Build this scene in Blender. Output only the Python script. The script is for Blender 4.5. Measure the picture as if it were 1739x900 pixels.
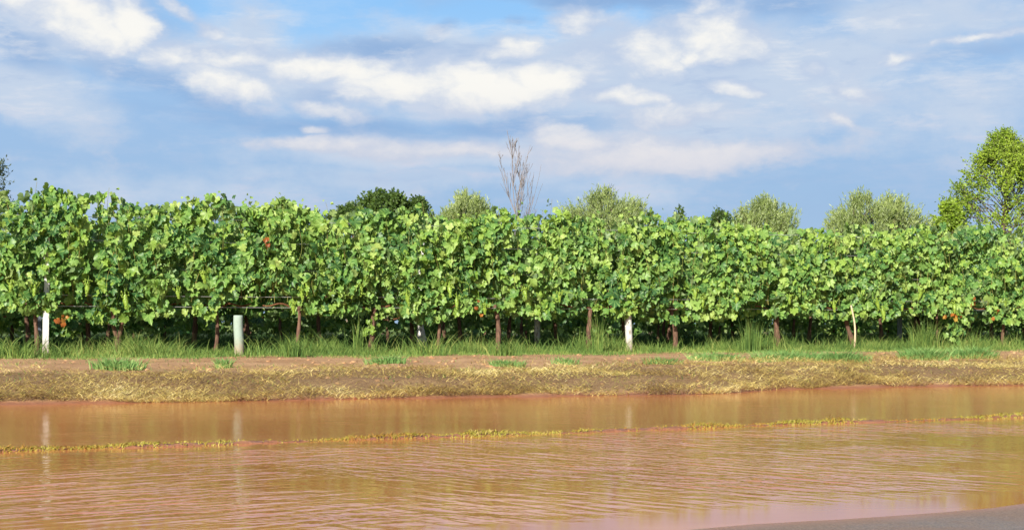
import bpy, math
import numpy as np
from mathutils import Vector, Matrix

# ------------------------------------------------------------------ start
for o in list(bpy.data.objects):
    bpy.data.objects.remove(o)
SC = bpy.context.scene
COL = SC.collection
R = math.radians

# ------------------------------------------------------------------ camera
F = 2500.0          # focal length in photo pixels (photo 1739 wide)
CX, HY = 869.5, 550.0
CAMZ = 0.64         # above the flood water (z = 0)
cam = bpy.data.cameras.new('camera')
cam.sensor_width = 36.0
cam.lens = 36.0 * F / 1739.0
cam.shift_y = (HY - 450.0) / 1739.0
cam.clip_start = 0.05
cam.clip_end = 20000.0
camo = bpy.data.objects.new('camera', cam)
COL.objects.link(camo)
camo.location = (0, 0, CAMZ)
camo.rotation_euler = (R(90), 0, 0)
SC.camera = camo

# ------------------------------------------------------------------ exposure
SC.view_settings.view_transform = 'Standard'
SC.view_settings.look = 'None'
SC.view_settings.gamma = 1.0
SC.view_settings.use_curve_mapping = False
EXPO = 0.60
SC.view_settings.exposure = EXPO

# ------------------------------------------------------------------ sun
SUN_EL = 24.0
SUN_AZ = 200.0      # compass style: 0 = +Y (view direction), 90 = +X, so 200 = behind the camera, a little to the left
sd = Vector((math.sin(R(SUN_AZ)) * math.cos(R(SUN_EL)), math.cos(R(SUN_AZ)) * math.cos(R(SUN_EL)), math.sin(R(SUN_EL))))
sun = bpy.data.lights.new('sun', 'SUN')
sun.energy = 5.0
sun.angle = R(0.5)
sun.color = (1.0, 0.93, 0.80)
suno = bpy.data.objects.new('sun', sun)
COL.objects.link(suno)
suno.location = (-20, -40, 40)
suno.rotation_euler = sd.to_track_quat('Z', 'Y').to_euler()


# ------------------------------------------------------------------ node helper
class NT:
    def __init__(s, tree):
        s.t = tree
        tree.nodes.clear()

    def put(s, sock, v):
        if v is None:
            return
        if isinstance(v, bpy.types.NodeSocket):
            s.t.links.new(v, sock)
        else:
            if isinstance(v, (tuple, list)) and sock.type == 'RGBA' and len(v) == 3:
                v = (*v, 1.0)
            sock.default_value = v

    def n(s, kind, ins=None, **props):
        nd = s.t.nodes.new(kind)
        for k, v in props.items():
            setattr(nd, k, v)
        for k, v in (ins or {}).items():
            s.put(nd.inputs[k], v)
        return nd

    def m(s, op, a, b=None, c=None, clamp=False):
        nd = s.n('ShaderNodeMath', operation=op, use_clamp=clamp)
        s.put(nd.inputs[0], a); s.put(nd.inputs[1], b); s.put(nd.inputs[2], c)
        return nd.outputs[0]

    def vm(s, op, a, b=None):
        nd = s.n('ShaderNodeVectorMath', operation=op)
        s.put(nd.inputs[0], a)
        if b is not None:
            s.put(nd.inputs[1], b)
        return nd.outputs['Value'] if op in ('LENGTH', 'DOT_PRODUCT', 'DISTANCE') else nd.outputs[0]

    def mix(s, f, a, b, mode='MIX'):
        nd = s.n('ShaderNodeMix', data_type='RGBA', blend_type=mode)
        s.put(nd.inputs[0], f); s.put(nd.inputs[6], a); s.put(nd.inputs[7], b)
        return nd.outputs[2]

    def rng(s, v, a, b, c=0.0, d=1.0, smooth=True):
        nd = s.n('ShaderNodeMapRange', interpolation_type='SMOOTHSTEP' if smooth else 'LINEAR')
        s.put(nd.inputs[0], v)
        for i, q in zip((1, 2, 3, 4), (a, b, c, d)):
            s.put(nd.inputs[i], q)
        return nd.outputs[0]

    def noise(s, vec, scale, detail=4.0, rough=0.55, dist=0.0, col=False):
        nd = s.n('ShaderNodeTexNoise', {'Vector': vec, 'Scale': scale, 'Detail': detail, 'Roughness': rough, 'Distortion': dist})
        return nd.outputs['Color' if col else 'Fac']

    def ramp(s, f, stops):
        nd = s.n('ShaderNodeValToRGB', {'Fac': f})
        cr = nd.color_ramp
        while len(cr.elements) < len(stops):
            cr.elements.new(0.5)
        for e, (p, c) in zip(cr.elements, stops):
            e.position = p
            e.color = (*c, 1.0)
        return nd.outputs['Color']


def lin(r, g, b):
    return tuple((c / 255 / 12.92 if c / 255 <= 0.04045 else ((c / 255 + 0.055) / 1.055) ** 2.4) for c in (r, g, b))


# ------------------------------------------------------------------ world: Nishita sky with summer clouds
W = bpy.data.worlds.new('World')
SC.world = W
W.use_nodes = True
k = NT(W.node_tree)
WS = 0.10
tc = k.n('ShaderNodeTexCoord').outputs['Generated']
sep = k.n('ShaderNodeSeparateXYZ', {0: tc})
X, Y, Z = sep.outputs
az = k.m('ARCTAN2', X, Y)
hor = k.m('SQRT', k.m('ADD', k.m('MULTIPLY', X, X), k.m('MULTIPLY', Y, Y)))
el = k.m('ARCTAN2', Z, hor)
# azimuth and elevation in units where 1 = 100 pixels of the photograph at its centre
ux = k.m('MULTIPLY', k.m('TANGENT', k.m('MINIMUM', k.m('MAXIMUM', az, -1.2), 1.2)), F / 100)
uy = k.m('MULTIPLY', k.m('TANGENT', k.m('MINIMUM', k.m('MAXIMUM', el, -0.2), 1.3)), F / 100)
P0 = k.n('ShaderNodeCombineXYZ', {0: ux, 1: uy, 2: 0.0}).outputs[0]
# domain warp, wider than high as cloud banks near the horizon are
Ps = k.vm('MULTIPLY', P0, (0.55, 1.0, 1.0))
w1 = k.vm('SUBTRACT', k.noise(Ps, 0.9, 5, 0.6, col=True), (0.5, 0.5, 0.5))
P = k.vm('ADD', P0, k.vm('MULTIPLY', w1, (1.3, 0.55, 0.0)))
n_big = k.noise(Ps, 1.1, 8, 0.60)
n_bil = k.noise(k.vm('ADD', k.vm('MULTIPLY', P0, (0.65, 1.1, 1.0)), k.vm('MULTIPLY', w1, (0.5, 0.5, 0.0))), 1.5, 9, 0.58)
n_soft = k.noise(k.vm('MULTIPLY', P0, (0.22, 0.9, 1.0)), 0.8, 4, 0.5)


LAST = [n_soft]


def blobs(lst):
    acc = None
    for (x, y, rx, ry, rot, st) in lst:
        # each cloud waits for the one before it, which keeps the shader's stack small
        pv = k.n('ShaderNodeVectorMath', {0: LAST[0], 1: (1e-7, 1e-7, 1e-7), 2: P}, operation='MULTIPLY_ADD').outputs[0]
        mp = k.n('ShaderNodeMapping', {'Vector': pv, 'Location': ((x - CX) / 100, (HY - y) / 100, 0.0),
                                      'Rotation': (0, 0, R(rot)), 'Scale': (rx / 100, ry / 100, 1.0)}, vector_type='TEXTURE')
        d = k.vm('LENGTH', mp.outputs[0])
        v = k.rng(d, 0.0, 1.75, st, 0.0)
        acc = v if acc is None else k.m('MAXIMUM', acc, v)
        LAST[0] = acc
    return acc


clear = blobs([(520, 30, 260, 75, 0, 1.0), (830, 50, 170, 60, 0, 1.0), (1050, 38, 70, 40, 0, 0.9), (400, 55, 90, 50, 0, 0.9)])
dark = blobs([(640, 85, 150, 32, 0, 1.0), (745, 50, 50, 18, 20, .8), (1090, -4, 260, 24, 0, 1.1), (1350, 14, 130, 34, 0, .9), (885, 38, 45, 12, 10, .8),
              (10, 32, 60, 16, -14, 1.2), (20, 95, 120, 36, -20, .9), (300, 160, 300, 34, -16, .85), (560, 215, 420, 26, -3, .85), (880, 212, 260, 26, 2, .9),
              (1240, 110, 55, 18, 0, .8), (1660, 110, 150, 22, 6, .7), (1480, 340, 260, 90, 0, .45), (560, 165, 90, 24, 0, .7), (700, 300, 300, 24, 0, .5), (1330, 310, 220, 16, 0, .5)])
white = blobs([(60, 10, 110, 42, 0, 1.0), (125, 50, 110, 42, -15, 1.15), (218, 55, 50, 40, 0, 1.2), (175, 75, 60, 26, 0, 1.0),
               (290, 25, 46, 13, -20, .85), (345, 60, 36, 16, -35, .6),
               (290, 105, 46, 26, 0, 1.0), (400, 108, 110, 22, 0, .95), (385, 148, 90, 32, -15, .85), (500, 115, 80, 28, 0, .95), (610, 120, 120, 26, 0, 1.0),
               (720, 138, 150, 40, 0, 1.1), (840, 155, 150, 34, 0, 1.15), (925, 145, 70, 32, 0, 1.25), (1050, 165, 90, 18, 0, 1.0),
               (980, 38, 50, 30, 0, .6), (1090, 90, 150, 44, 8, .8), (1210, 60, 90, 56, 0, .85), (860, 90, 70, 26, 0, .7), (1190, 20, 40, 22, 0, .8),
               (1245, 156, 46, 14, -8, 1.05), (1175, 95, 26, 18, 0, .9), (1365, 122, 26, 18, 0, .45), (1160, 195, 120, 22, 0, .7), (560, 188, 60, 12, -10, .7),
               (560, 245, 160, 15, -2, .8), (740, 256, 170, 20, -2, .85), (980, 240, 90, 28, -10, .9), (1090, 262, 200, 34, 0, .95), (1260, 262, 130, 26, 0, .85),
               (1535, 118, 50, 16, 0, .8), (1660, 88, 110, 8, 8, .65), (1450, 165, 60, 12, -15, .5), (1410, 205, 70, 10, -22, .45), (530, 218, 30, 9, 0, .6)])
veil = blobs([(450, 125, 240, 50, -4, 1.0), (760, 120, 300, 70, 0, 1.0), (1080, 130, 260, 90, 0, 1.0), (900, 258, 460, 34, 0, .95), (90, 60, 190, 60, -10, .9), (1180, 215, 240, 50, 0, .9), (1400, 110, 160, 60, 0, .8), (40, 165, 150, 60, -18, .8), (1540, 60, 220, 90, 0, .6), (1650, 200, 260, 90, 0, .55), (1250, 130, 330, 110, 0, .8), (300, 330, 420, 40, 0, .5),
              (700, 300, 500, 26, 0, .5), (1050, 320, 180, 40, 0, .5), (420, 80, 90, 80, -30, .7), (250, 110, 160, 40, -15, .5), (620, 95, 200, 50, 0, .5)])
# generic clouds for the rest of the sky
gen = k.m('MULTIPLY', k.rng(n_big, 0.42, 0.70), 1.0)
inview = k.m('MULTIPLY', k.rng(k.m('ABSOLUTE', ux), 12.0, 20.0, 1.0, 0.0), k.rng(uy, 6.0, 8.5, 1.0, 0.0))
inview = k.m('MULTIPLY', inview, k.m('GREATER_THAN', Y, 0.0))

sky = k.n('ShaderNodeTexSky', sky_type='NISHITA', sun_disc=False, sun_elevation=R(SUN_EL), sun_rotation=R(SUN_AZ),
          altitude=100.0, air_density=1.0, dust_density=1.2, ozone_density=1.2)
KS = 1.0 / (WS * 2 ** EXPO)


def disp(r, g, b, f=1.0):
    return tuple(c * KS * f for c in lin(r, g, b))


def mf(mask, noise, k1, a, b):
    return k.rng(k.m('ADD', mask, k.m('MULTIPLY', k.m('SUBTRACT', noise, 0.5), k1)), a, b)


hz = k.rng(uy, 0.5, 5.0)
haze_col = k.mix(hz, disp(163, 193, 225), disp(156, 193, 234))
blue = k.mix(k.rng(uy, 4.0, 6.0), disp(165, 207, 247), disp(138, 196, 250))
# clear blue is the Nishita sky tinted, mixed half and half with the measured blue
blue = k.mix(0.9, sky.outputs[0], blue)
c = k.mix(k.m('MULTIPLY', mf(clear, n_soft, 0.5, 0.30, 0.75), 1.0), haze_col, blue)
c = k.mix(k.m('MULTIPLY', mf(veil, n_big, 1.2, 0.05, 0.70), 0.85), c, disp(203, 216, 234))
c = k.mix(k.m('MULTIPLY', mf(dark, n_big, 0.9, 0.30, 1.05), 0.85), c, k.mix(hz, disp(150, 185, 224), disp(138, 174, 219)))
streak = k.noise(k.vm('ADD', k.vm('MULTIPLY', P0, (0.28, 1.1, 1.0)), k.vm('MULTIPLY', w1, (0.35, 0.25, 0.0))), 1.7, 9, 0.66)
c = k.mix(k.m('MULTIPLY', k.rng(streak, 0.48, 0.68), k.rng(veil, 0.0, 0.8, 0.12, 0.75)), c, k.mix(k.rng(uy, 2.4, 4.2), disp(216, 214, 228), disp(234, 236, 240)))
c = k.mix(k.m('MULTIPLY', k.rng(streak, 0.46, 0.30), k.rng(veil, 0.2, 0.9, 0.1, 0.55)), c, disp(158, 184, 222))
wm = mf(white, k.m('ADD', k.m('MULTIPLY', n_big, 0.55), k.m('MULTIPLY', n_bil, 0.45)), 2.5, 0.04, 0.62)
low = k.rng(uy, 2.4, 4.2)
wlight = k.mix(k.rng(k.m('ADD', k.m('MULTIPLY', white, 0.7), k.m('MULTIPLY', k.m('SUBTRACT', n_bil, 0.5), 1.7)), 0.12, 0.85),
               k.mix(low, disp(200, 208, 226), disp(190, 206, 231)), k.mix(low, disp(226, 224, 230), disp(252, 250, 244)))
c = k.mix(k.m('MULTIPLY', wm, k.rng(uy, 1.5, 4.0, 0.80, 0.96)), c, wlight)
# rest of the sky
rest = k.mix(gen, k.mix(0.5, sky.outputs[0], disp(130, 170, 225, 0.55)), disp(205, 210, 226, 0.62))
c = k.mix(inview, rest, c)
gnd = k.rng(el, -0.03, 0.0)
c = k.mix(gnd, disp(120, 110, 95), c)
bg = k.n('ShaderNodeBackground', {'Color': c, 'Strength': WS})
k.t.links.new(bg.outputs[0], k.n('ShaderNodeOutputWorld').inputs[0])


# ------------------------------------------------------------------ material helpers
def newmat(name):
    m = bpy.data.materials.new(name)
    m.use_nodes = True
    return m, NT(m.node_tree)


def finish(kk, shader, disp_=None):
    out = kk.n('ShaderNodeOutputMaterial')
    kk.t.links.new(shader, out.inputs['Surface'])


def island(kk):
    return kk.n('ShaderNodeNewGeometry').outputs['Random Per Island']


def leaf_mat(name, stops, under, trans=(0.25, 0.4, 0.03), tf=0.32, rough=0.42, spec=0.35, patch=1.5, veins=True):
    m, q = newmat(name)
    geo = q.n('ShaderNodeNewGeometry')
    pos = geo.outputs['Position']
    r = q.m('ADD', q.m('MULTIPLY', geo.outputs['Random Per Island'], 0.64), q.m('MULTIPLY', q.rng(q.noise(pos, patch, 3), 0.36, 0.64), 0.36))
    colr = q.ramp(r, stops)
    if veins:
        uv = q.n('ShaderNodeTexCoord').outputs['UV']
        s_ = q.n('ShaderNodeSeparateXYZ', {0: q.vm('SUBTRACT', uv, (0.5, 0.3, 0))})
        ang = q.m('ARCTAN2', s_.outputs[0], s_.outputs[1])
        a2 = q.m('ABSOLUTE', ang)
        v = None
        for c0 in (0.0, 0.87, 1.83):
            d = q.m('ABSOLUTE', q.m('SUBTRACT', a2, c0))
            vv = q.rng(d, 0.02, 0.10, 1.0, 0.0)
            v = vv if v is None else q.m('MAXIMUM', v, vv)
        colr = q.mix(q.m('MULTIPLY', v, 0.45), colr, tuple(min(1, x * 1.6 + 0.03) for x in stops[-1][1]))
    colr = q.mix(geo.outputs['Backfacing'], colr, q.mix(0.7, colr, under))
    mott = q.noise(pos, 45.0, 2)
    colr = q.mix(q.rng(mott, 0.35, 0.75, 0.0, 0.25), colr, q.mix(1.0, colr, (0.75, 0.8, 0.6), 'MULTIPLY'))
    p = q.n('ShaderNodeBsdfPrincipled', {'Base Color': colr, 'Roughness': rough, 'Specular IOR Level': spec})
    t = q.n('ShaderNodeBsdfTranslucent', {'Color': q.mix(0.65, colr, trans)})
    mx = q.n('ShaderNodeMixShader', {0: tf, 1: p.outputs[0], 2: t.outputs[0]})
    finish(q, mx.outputs[0])
    return m


def blade_mat(name, stops, tf=0.25, rough=0.6, spec=0.2, patch=1.5, pw=0.35):
    m, q = newmat(name)
    geo = q.n('ShaderNodeNewGeometry')
    r = q.m('ADD', q.m('MULTIPLY', geo.outputs['Random Per Island'], 1 - pw), q.m('MULTIPLY', q.rng(q.noise(geo.outputs['Position'], patch, 4), 0.32, 0.68), pw))
    colr = q.ramp(r, stops)
    p = q.n('ShaderNodeBsdfPrincipled', {'Base Color': colr, 'Roughness': rough, 'Specular IOR Level': spec})
    t = q.n('ShaderNodeBsdfTranslucent', {'Color': colr})
    mx = q.n('ShaderNodeMixShader', {0: tf, 1: p.outputs[0], 2: t.outputs[0]})
    finish(q, mx.outputs[0])
    return m


def bark_mat(name, c1, c2, scale=30.0, stretch=0.2, bump=0.004):
    m, q = newmat(name)
    pos = q.n('ShaderNodeNewGeometry').outputs['Position']
    v = q.vm('MULTIPLY', pos, (1, 1, stretch))
    n1 = q.noise(v, scale, 6, 0.65)
    n2 = q.noise(pos, 4.0, 3)
    colr = q.mix(q.rng(n1, 0.35, 0.65), c1, c2)
    colr = q.mix(q.rng(n2, 0.4, 0.7, 0, 0.4), colr, tuple(x * 0.6 for x in c1))
    b = q.n('ShaderNodeBump', {'Strength': 1.0, 'Distance': bump, 'Height': n1})
    p = q.n('ShaderNodeBsdfPrincipled', {'Base Color': colr, 'Roughness': 0.85, 'Specular IOR Level': 0.2, 'Normal': b.outputs[0]})
    finish(q, p.outputs[0])
    return m


M = {}
M['leaf'] = leaf_mat('vine_leaf_mature', [(0.0, (0.024, 0.085, 0.034)), (0.30, (0.066, 0.180, 0.055)), (0.65, (0.175, 0.33, 0.072)), (1.0, (0.34, 0.48, 0.13))], (0.20, 0.28, 0.14))
M['young'] = leaf_mat('vine_leaf_young', [(0.0, (0.17, 0.31, 0.045)), (0.5, (0.28, 0.44, 0.075)), (1.0, (0.46, 0.58, 0.18))], (0.36, 0.46, 0.2), trans=(0.4, 0.55, 0.05), tf=0.38)
M['red'] = leaf_mat('vine_leaf_reddened', [(0.0, (0.22, 0.05, 0.02)), (0.5, (0.42, 0.14, 0.03)), (1.0, (0.50, 0.34, 0.06))], (0.4, 0.15, 0.05), trans=(0.6, 0.2, 0.03), veins=False)
M['shoot'] = bark_mat('green_shoot', (0.20, 0.26, 0.06), (0.30, 0.22, 0.08), 40, 0.3, 0.001)
M['vinebark'] = bark_mat('vine_bark', (0.21, 0.120, 0.082), (0.08, 0.045, 0.034), 55, 0.18, 0.012)
M['cane'] = bark_mat('vine_cane', (0.22, 0.10, 0.05), (0.13, 0.055, 0.03), 45, 0.4, 0.003)
M['bark'] = bark_mat('tree_bark', (0.13, 0.10, 0.075), (0.24, 0.19, 0.14), 12, 0.25, 0.02)
M['darkbark'] = bark_mat('dead_bark', (0.30, 0.26, 0.25), (0.20, 0.17, 0.165), 14, 0.25, 0.01)
M['willow'] = leaf_mat('willow_leaf', [(0.0, (0.16, 0.22, 0.06)), (0.5, (0.28, 0.36, 0.11)), (1.0, (0.46, 0.54, 0.22))], (0.46, 0.54, 0.32), trans=(0.3, 0.42, 0.08), veins=False, patch=0.5)
M['ash'] = leaf_mat('ash_leaf', [(0.0, (0.12, 0.21, 0.02)), (0.5, (0.26, 0.39, 0.035)), (1.0, (0.42, 0.54, 0.07))], (0.24, 0.32, 0.08), trans=(0.35, 0.5, 0.03), veins=False, patch=0.5)
M['oak'] = leaf_mat('dark_tree_leaf', [(0.0, (0.035, 0.07, 0.018)), (0.5, (0.08, 0.14, 0.03)), (1.0, (0.14, 0.21, 0.05))], (0.12, 0.18, 0.06), veins=False, patch=0.5)
M['olive'] = leaf_mat('grey_tree_leaf', [(0.0, (0.05, 0.07, 0.045)), (0.5, (0.09, 0.12, 0.075)), (1.0, (0.16, 0.19, 0.12))], (0.16, 0.19, 0.14), veins=False, patch=0.5)
M['grass'] = blade_mat('green_grass_blades', [(0.0, (0.05, 0.11, 0.026)), (0.4, (0.115, 0.21, 0.048)), (0.75, (0.24, 0.34, 0.08)), (1.0, (0.50, 0.50, 0.17))])
M['couch'] = blade_mat('blue_green_blades', [(0.0, (0.10, 0.20, 0.05)), (0.5, (0.18, 0.35, 0.10)), (1.0, (0.38, 0.52, 0.18))])
M['backgrass'] = blade_mat('shade_darkened_grass_blades', [(0.0, (0.025, 0.055, 0.016)), (0.5, (0.045, 0.10, 0.026)), (1.0, (0.10, 0.18, 0.045))])  # grass colours darkened to deepen the shade under and behind the vines
M['straw'] = blade_mat('mown_grass_strands', [(0.0, (0.11, 0.055, 0.022)), (0.25, (0.25, 0.16, 0.055)), (0.5, (0.50, 0.38, 0.11)), (0.75, (0.74, 0.60, 0.22)), (1.0, (0.90, 0.80, 0.44))], tf=0.1, patch=1.1, pw=0.5)
M['mowngreen'] = blade_mat('mown_green_strands', [(0.0, (0.14, 0.15, 0.035)), (0.5, (0.26, 0.26, 0.06)), (1.0, (0.42, 0.40, 0.10))], tf=0.15)
M['island'] = blade_mat('flooded_grass_blades', [(0.0, (0.38, 0.17, 0.06)), (0.3, (0.42, 0.27, 0.06)), (0.55, (0.34, 0.31, 0.05)), (0.8, (0.46, 0.44, 0.09)), (1.0, (0.60, 0.42, 0.18))], patch=2.5, pw=.5, tf=0.3)

# grapes
m, q = newmat('green_grapes')
colr = q.ramp(island(q), [(0.0, (0.22, 0.36, 0.04)), (1.0, (0.38, 0.52, 0.09))])
p = q.n('ShaderNodeBsdfPrincipled', {'Base Color': colr, 'Roughness': 0.35, 'Subsurface Weight': 0.0, 'Specular IOR Level': 0.4})
t = q.n('ShaderNodeBsdfTranslucent', {'Color': (0.5, 0.65, 0.1, 1)})
finish(q, q.n('ShaderNodeMixShader', {0: 0.25, 1: p.outputs[0], 2: t.outputs[0]}).outputs[0])
M['grape'] = m

# white-painted post / concrete / metal
def paint_mat(name, base, dirt, amount, rough=0.6):
    m, q = newmat(name)
    pos = q.n('ShaderNodeNewGeometry').outputs['Position']
    n1 = q.noise(q.vm('MULTIPLY', pos, (1, 1, 0.5)), 28, 6, 0.7)
    n2 = q.noise(pos, 90, 3)
    colr = q.mix(q.rng(n1, 0.62 - amount * 0.2, 0.72), base, dirt)
    colr = q.mix(q.rng(n2, 0.3, 0.8, 0, 0.2), colr, dirt)
    zz = q.n('ShaderNodeSeparateXYZ', {0: pos}).outputs[2]
    colr = q.mix(q.rng(q.m('ADD', zz, q.m('MULTIPLY', q.m('SUBTRACT', n1, 0.5), 0.35)), 0.26, 0.50, 0.65, 0.0), colr, (0.34, 0.22, 0.13))
    b = q.n('ShaderNodeBump', {'Strength': 0.6, 'Distance': 0.004, 'Height': n1})
    p = q.n('ShaderNodeBsdfPrincipled', {'Base Color': colr, 'Roughness': rough, 'Normal': b.outputs[0]})
    finish(q, p.outputs[0])
    return m


M['white'] = paint_mat('white_paint', (0.80, 0.80, 0.80), (0.40, 0.36, 0.32), 0.5)
M['flaky'] = paint_mat('flaking_whitewash', (0.78, 0.77, 0.75), (0.22, 0.17, 0.13), 1.0, 0.8)
M['concrete'] = paint_mat('pale_concrete', (0.32, 0.41, 0.35), (0.20, 0.25, 0.19), 0.6, 0.9)
M['galv'] = paint_mat('grey_galvanised', (0.22, 0.25, 0.32), (0.14, 0.15, 0.18), 0.5, 0.5)
M['cut'] = paint_mat('pale_cut_wood', (0.60, 0.50, 0.33), (0.45, 0.33, 0.2), 0.3, 0.8)
m, q = newmat('wire_metal')
p = q.n('ShaderNodeBsdfPrincipled', {'Base Color': (0.6, 0.6, 0.6, 1), 'Metallic': 0.6, 'Roughness': 0.45})
finish(q, p.outputs[0])
M['wire'] = m

# soil
m, q = newmat('red_brown_soil')
pos = q.n('ShaderNodeNewGeometry').outputs['Position']
n1 = q.noise(pos, 1.4, 6, 0.6)
n2 = q.noise(pos, 14, 7, 0.65)
n3 = q.noise(q.vm('MULTIPLY', pos, (1, 1, 3)), 60, 4, 0.6)
dry = q.mix(q.rng(n1, 0.35, 0.65), (0.44, 0.245, 0.125), (0.58, 0.35, 0.19))
dry = q.mix(q.rng(n2, 0.45, 0.75, 0, 0.6), dry, (0.24, 0.12, 0.065))
dry = q.mix(q.rng(n3, 0.5, 0.75, 0, 0.5), dry, (0.56, 0.38, 0.20))
sxyz = q.n('ShaderNodeSeparateXYZ', {0: pos}).outputs
z_ = sxyz[2]
# distance behind the line of the front row: the field between the rows is overgrown
dfield = q.m('ADD', q.m('MULTIPLY', q.m('SUBTRACT', q.m('SUBTRACT', sxyz[1], 18.4), q.m('MULTIPLY', q.m('ADD', sxyz[0], 6.4), 0.4086)), 0.9257), q.m('MULTIPLY', q.m('SUBTRACT', n1, 0.5), 0.5))
dry = q.mix(q.rng(dfield, -0.1, 0.5), dry, q.mix(q.rng(n2, 0.4, 0.6), (0.035, 0.06, 0.018), (0.07, 0.10, 0.03)))
# thatch lies on the slope between the water and the bare strip
thatch = q.m('MULTIPLY', q.rng(q.m('ADD', z_, q.m('MULTIPLY', q.m('SUBTRACT', n2, 0.5), 0.05)), 0.015, 0.05), q.rng(q.m('ADD', z_, q.m('MULTIPLY', q.m('SUBTRACT', n1, 0.5), 0.04)), 0.172, 0.195, 1.0, 0.0))
dry = q.mix(q.m('MULTIPLY', thatch, 0.75), dry, q.mix(q.rng(n3, 0.4, 0.6), (0.13, 0.07, 0.035), (0.30, 0.20, 0.09)))
wet = q.rng(q.m('ADD', z_, q.m('MULTIPLY', q.m('SUBTRACT', n2, 0.5), 0.02)), 0.004, 0.03, 1.0, 0.0)
colr = q.mix(wet, dry, (0.36, 0.155, 0.085))
b = q.n('ShaderNodeBump', {'Strength': 1.0, 'Distance': 0.02, 'Height': q.m('ADD', n2, q.m('MULTIPLY', n3, 0.4))})
p = q.n('ShaderNodeBsdfPrincipled', {'Base Color': colr, 'Roughness': q.m('SUBTRACT', 0.9, q.m('MULTIPLY', wet, 0.45)), 'Specular IOR Level': 0.25, 'Normal': b.outputs[0]})
finish(q, p.outputs[0])
M['soil'] = m

# asphalt
m, q = newmat('wet_asphalt')
pos = q.n('ShaderNodeNewGeometry').outputs['Position']
n1 = q.noise(pos, 160, 3, 0.7)
n2 = q.noise(pos, 2.5, 5)
vor = q.n('ShaderNodeTexVoronoi', {'Vector': pos, 'Scale': 90.0}, feature='F1')
colr = q.mix(q.rng(n1, 0.35, 0.7), (0.13, 0.094, 0.072), (0.38, 0.28, 0.21))
colr = q.mix(q.rng(n2, 0.35, 0.7, 0.1, 0.55), colr, (0.30, 0.185, 0.125))
zr = q.n('ShaderNodeSeparateXYZ', {0: pos}).outputs[2]
mudm = q.rng(q.m('ADD', zr, q.m('MULTIPLY', q.m('SUBTRACT', n2, 0.5), 0.006)), -0.001, 0.003, 1.0, 0.0)
colr = q.mix(q.m('MULTIPLY', mudm, 0.85), colr, (0.42, 0.21, 0.13))
grit = q.noise(pos, 35, 5, 0.7)
colr = q.mix(q.rng(grit, 0.55, 0.70, 0, 0.5), colr, (0.40, 0.27, 0.18))
colr = q.mix(q.rng(vor.outputs['Distance'], 0.12, 0.3, 0.5, 0.0), colr, (0.34, 0.29, 0.22))
b = q.n('ShaderNodeBump', {'Strength': 0.7, 'Distance': 0.004, 'Height': vor.outputs['Distance']})
p = q.n('ShaderNodeBsdfPrincipled', {'Base Color': colr, 'Roughness': q.rng(n2, 0.3, 0.7, 0.35, 0.75), 'Normal': b.outputs[0]})
finish(q, p.outputs[0])
M['asphalt'] = m

# muddy flood water
m, q = newmat('muddy_water')
pos = q.n('ShaderNodeNewGeometry').outputs['Position']
sp = q.n('ShaderNodeSeparateXYZ', {0: pos})
wx, wy = sp.outputs[0], sp.outputs[1]
# distance beyond the asphalt edge line  (0.56,4.62) - (1.84,5.28)
droad = q.m('MULTIPLY', q.m('SUBTRACT', q.m('SUBTRACT', wy, 4.33), q.m('MULTIPLY', wx, 0.516)), 0.889)
disl = q.m('MULTIPLY', q.m('SUBTRACT', q.m('SUBTRACT', wy, 8.58), q.m('MULTIPLY', wx, 0.454)), 0.91)
calm = q.m('MULTIPLY', q.rng(q.m('ADD', droad, q.m('MULTIPLY', q.noise(pos, 0.8, 3), 0.5)), 0.45, 1.3), q.rng(disl, -0.6, 0.2, 1.0, 0.45))
patches = q.rng(q.noise(q.vm('MULTIPLY', pos, (0.8, 1.3, 1)), 0.75, 4, 0.55), 0.34, 0.64, 0.15, 1.45)


def waves(rot, scale, dist, seed):
    v = q.n('ShaderNodeMapping', {'Vector': pos, 'Rotation': (0, 0, R(rot)), 'Location': (seed, seed * 0.7, 0)}).outputs[0]
    w = q.n('ShaderNodeTexWave', {'Vector': v, 'Scale': scale, 'Distortion': dist, 'Detail': 3.0, 'Detail Scale': 0.5, 'Detail Roughness': 0.5},
            wave_type='BANDS', bands_direction='Y')
    return w.outputs['Fac']


def chop(rot, sx, sy, seed, scale=1.0):
    v = q.n('ShaderNodeMapping', {'Vector': pos, 'Rotation': (0, 0, R(rot)), 'Location': (seed, seed * 0.7, 0)}).outputs[0]
    return q.m('SUBTRACT', q.noise(q.vm('MULTIPLY', v, (sx, sy, 1)), scale, 2, 0.45, 0.35), 0.5)


xm = q.m('ADD', wx, q.m('MULTIPLY', q.m('SUBTRACT', q.noise(pos, 0.6, 2), 0.5), 2.5))
ml = q.rng(xm, -1.2, -0.2)
mr = q.rng(xm, -1.4, 0.0, 1.0, 0.15)
wa = q.m('ADD', q.m('MULTIPLY', chop(46, 3.0, 13.0, 1.0), 0.0095), q.m('MULTIPLY', q.m('SUBTRACT', waves(48, 3.3, 7.0, 1.0), 0.5), 0.0007))
wb = q.m('ADD', q.m('MULTIPLY', chop(-38, 2.8, 12.0, 7.3), 0.0095), q.m('MULTIPLY', q.m('SUBTRACT', waves(-40, 3.0, 7.0, 7.3), 0.5), 0.0007))
wn = q.noise(q.vm('MULTIPLY', pos, (0.55, 1.3, 1)), 5.5, 3, 0.5)
wf = q.noise(q.vm('MULTIPLY', pos, (0.6, 1.2, 1)), 16, 2, 0.5)
h = q.m('ADD', q.m('MULTIPLY', q.m('ADD', q.m('MULTIPLY', wa, ml), q.m('MULTIPLY', wb, mr)), q.rng(disl, -0.6, 0.2, 1.0, 0.25)), q.m('ADD', q.m('MULTIPLY', q.m('SUBTRACT', wn, 0.5), 0.006), q.m('MULTIPLY', q.m('SUBTRACT', wf, 0.5), 0.0022)))
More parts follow.
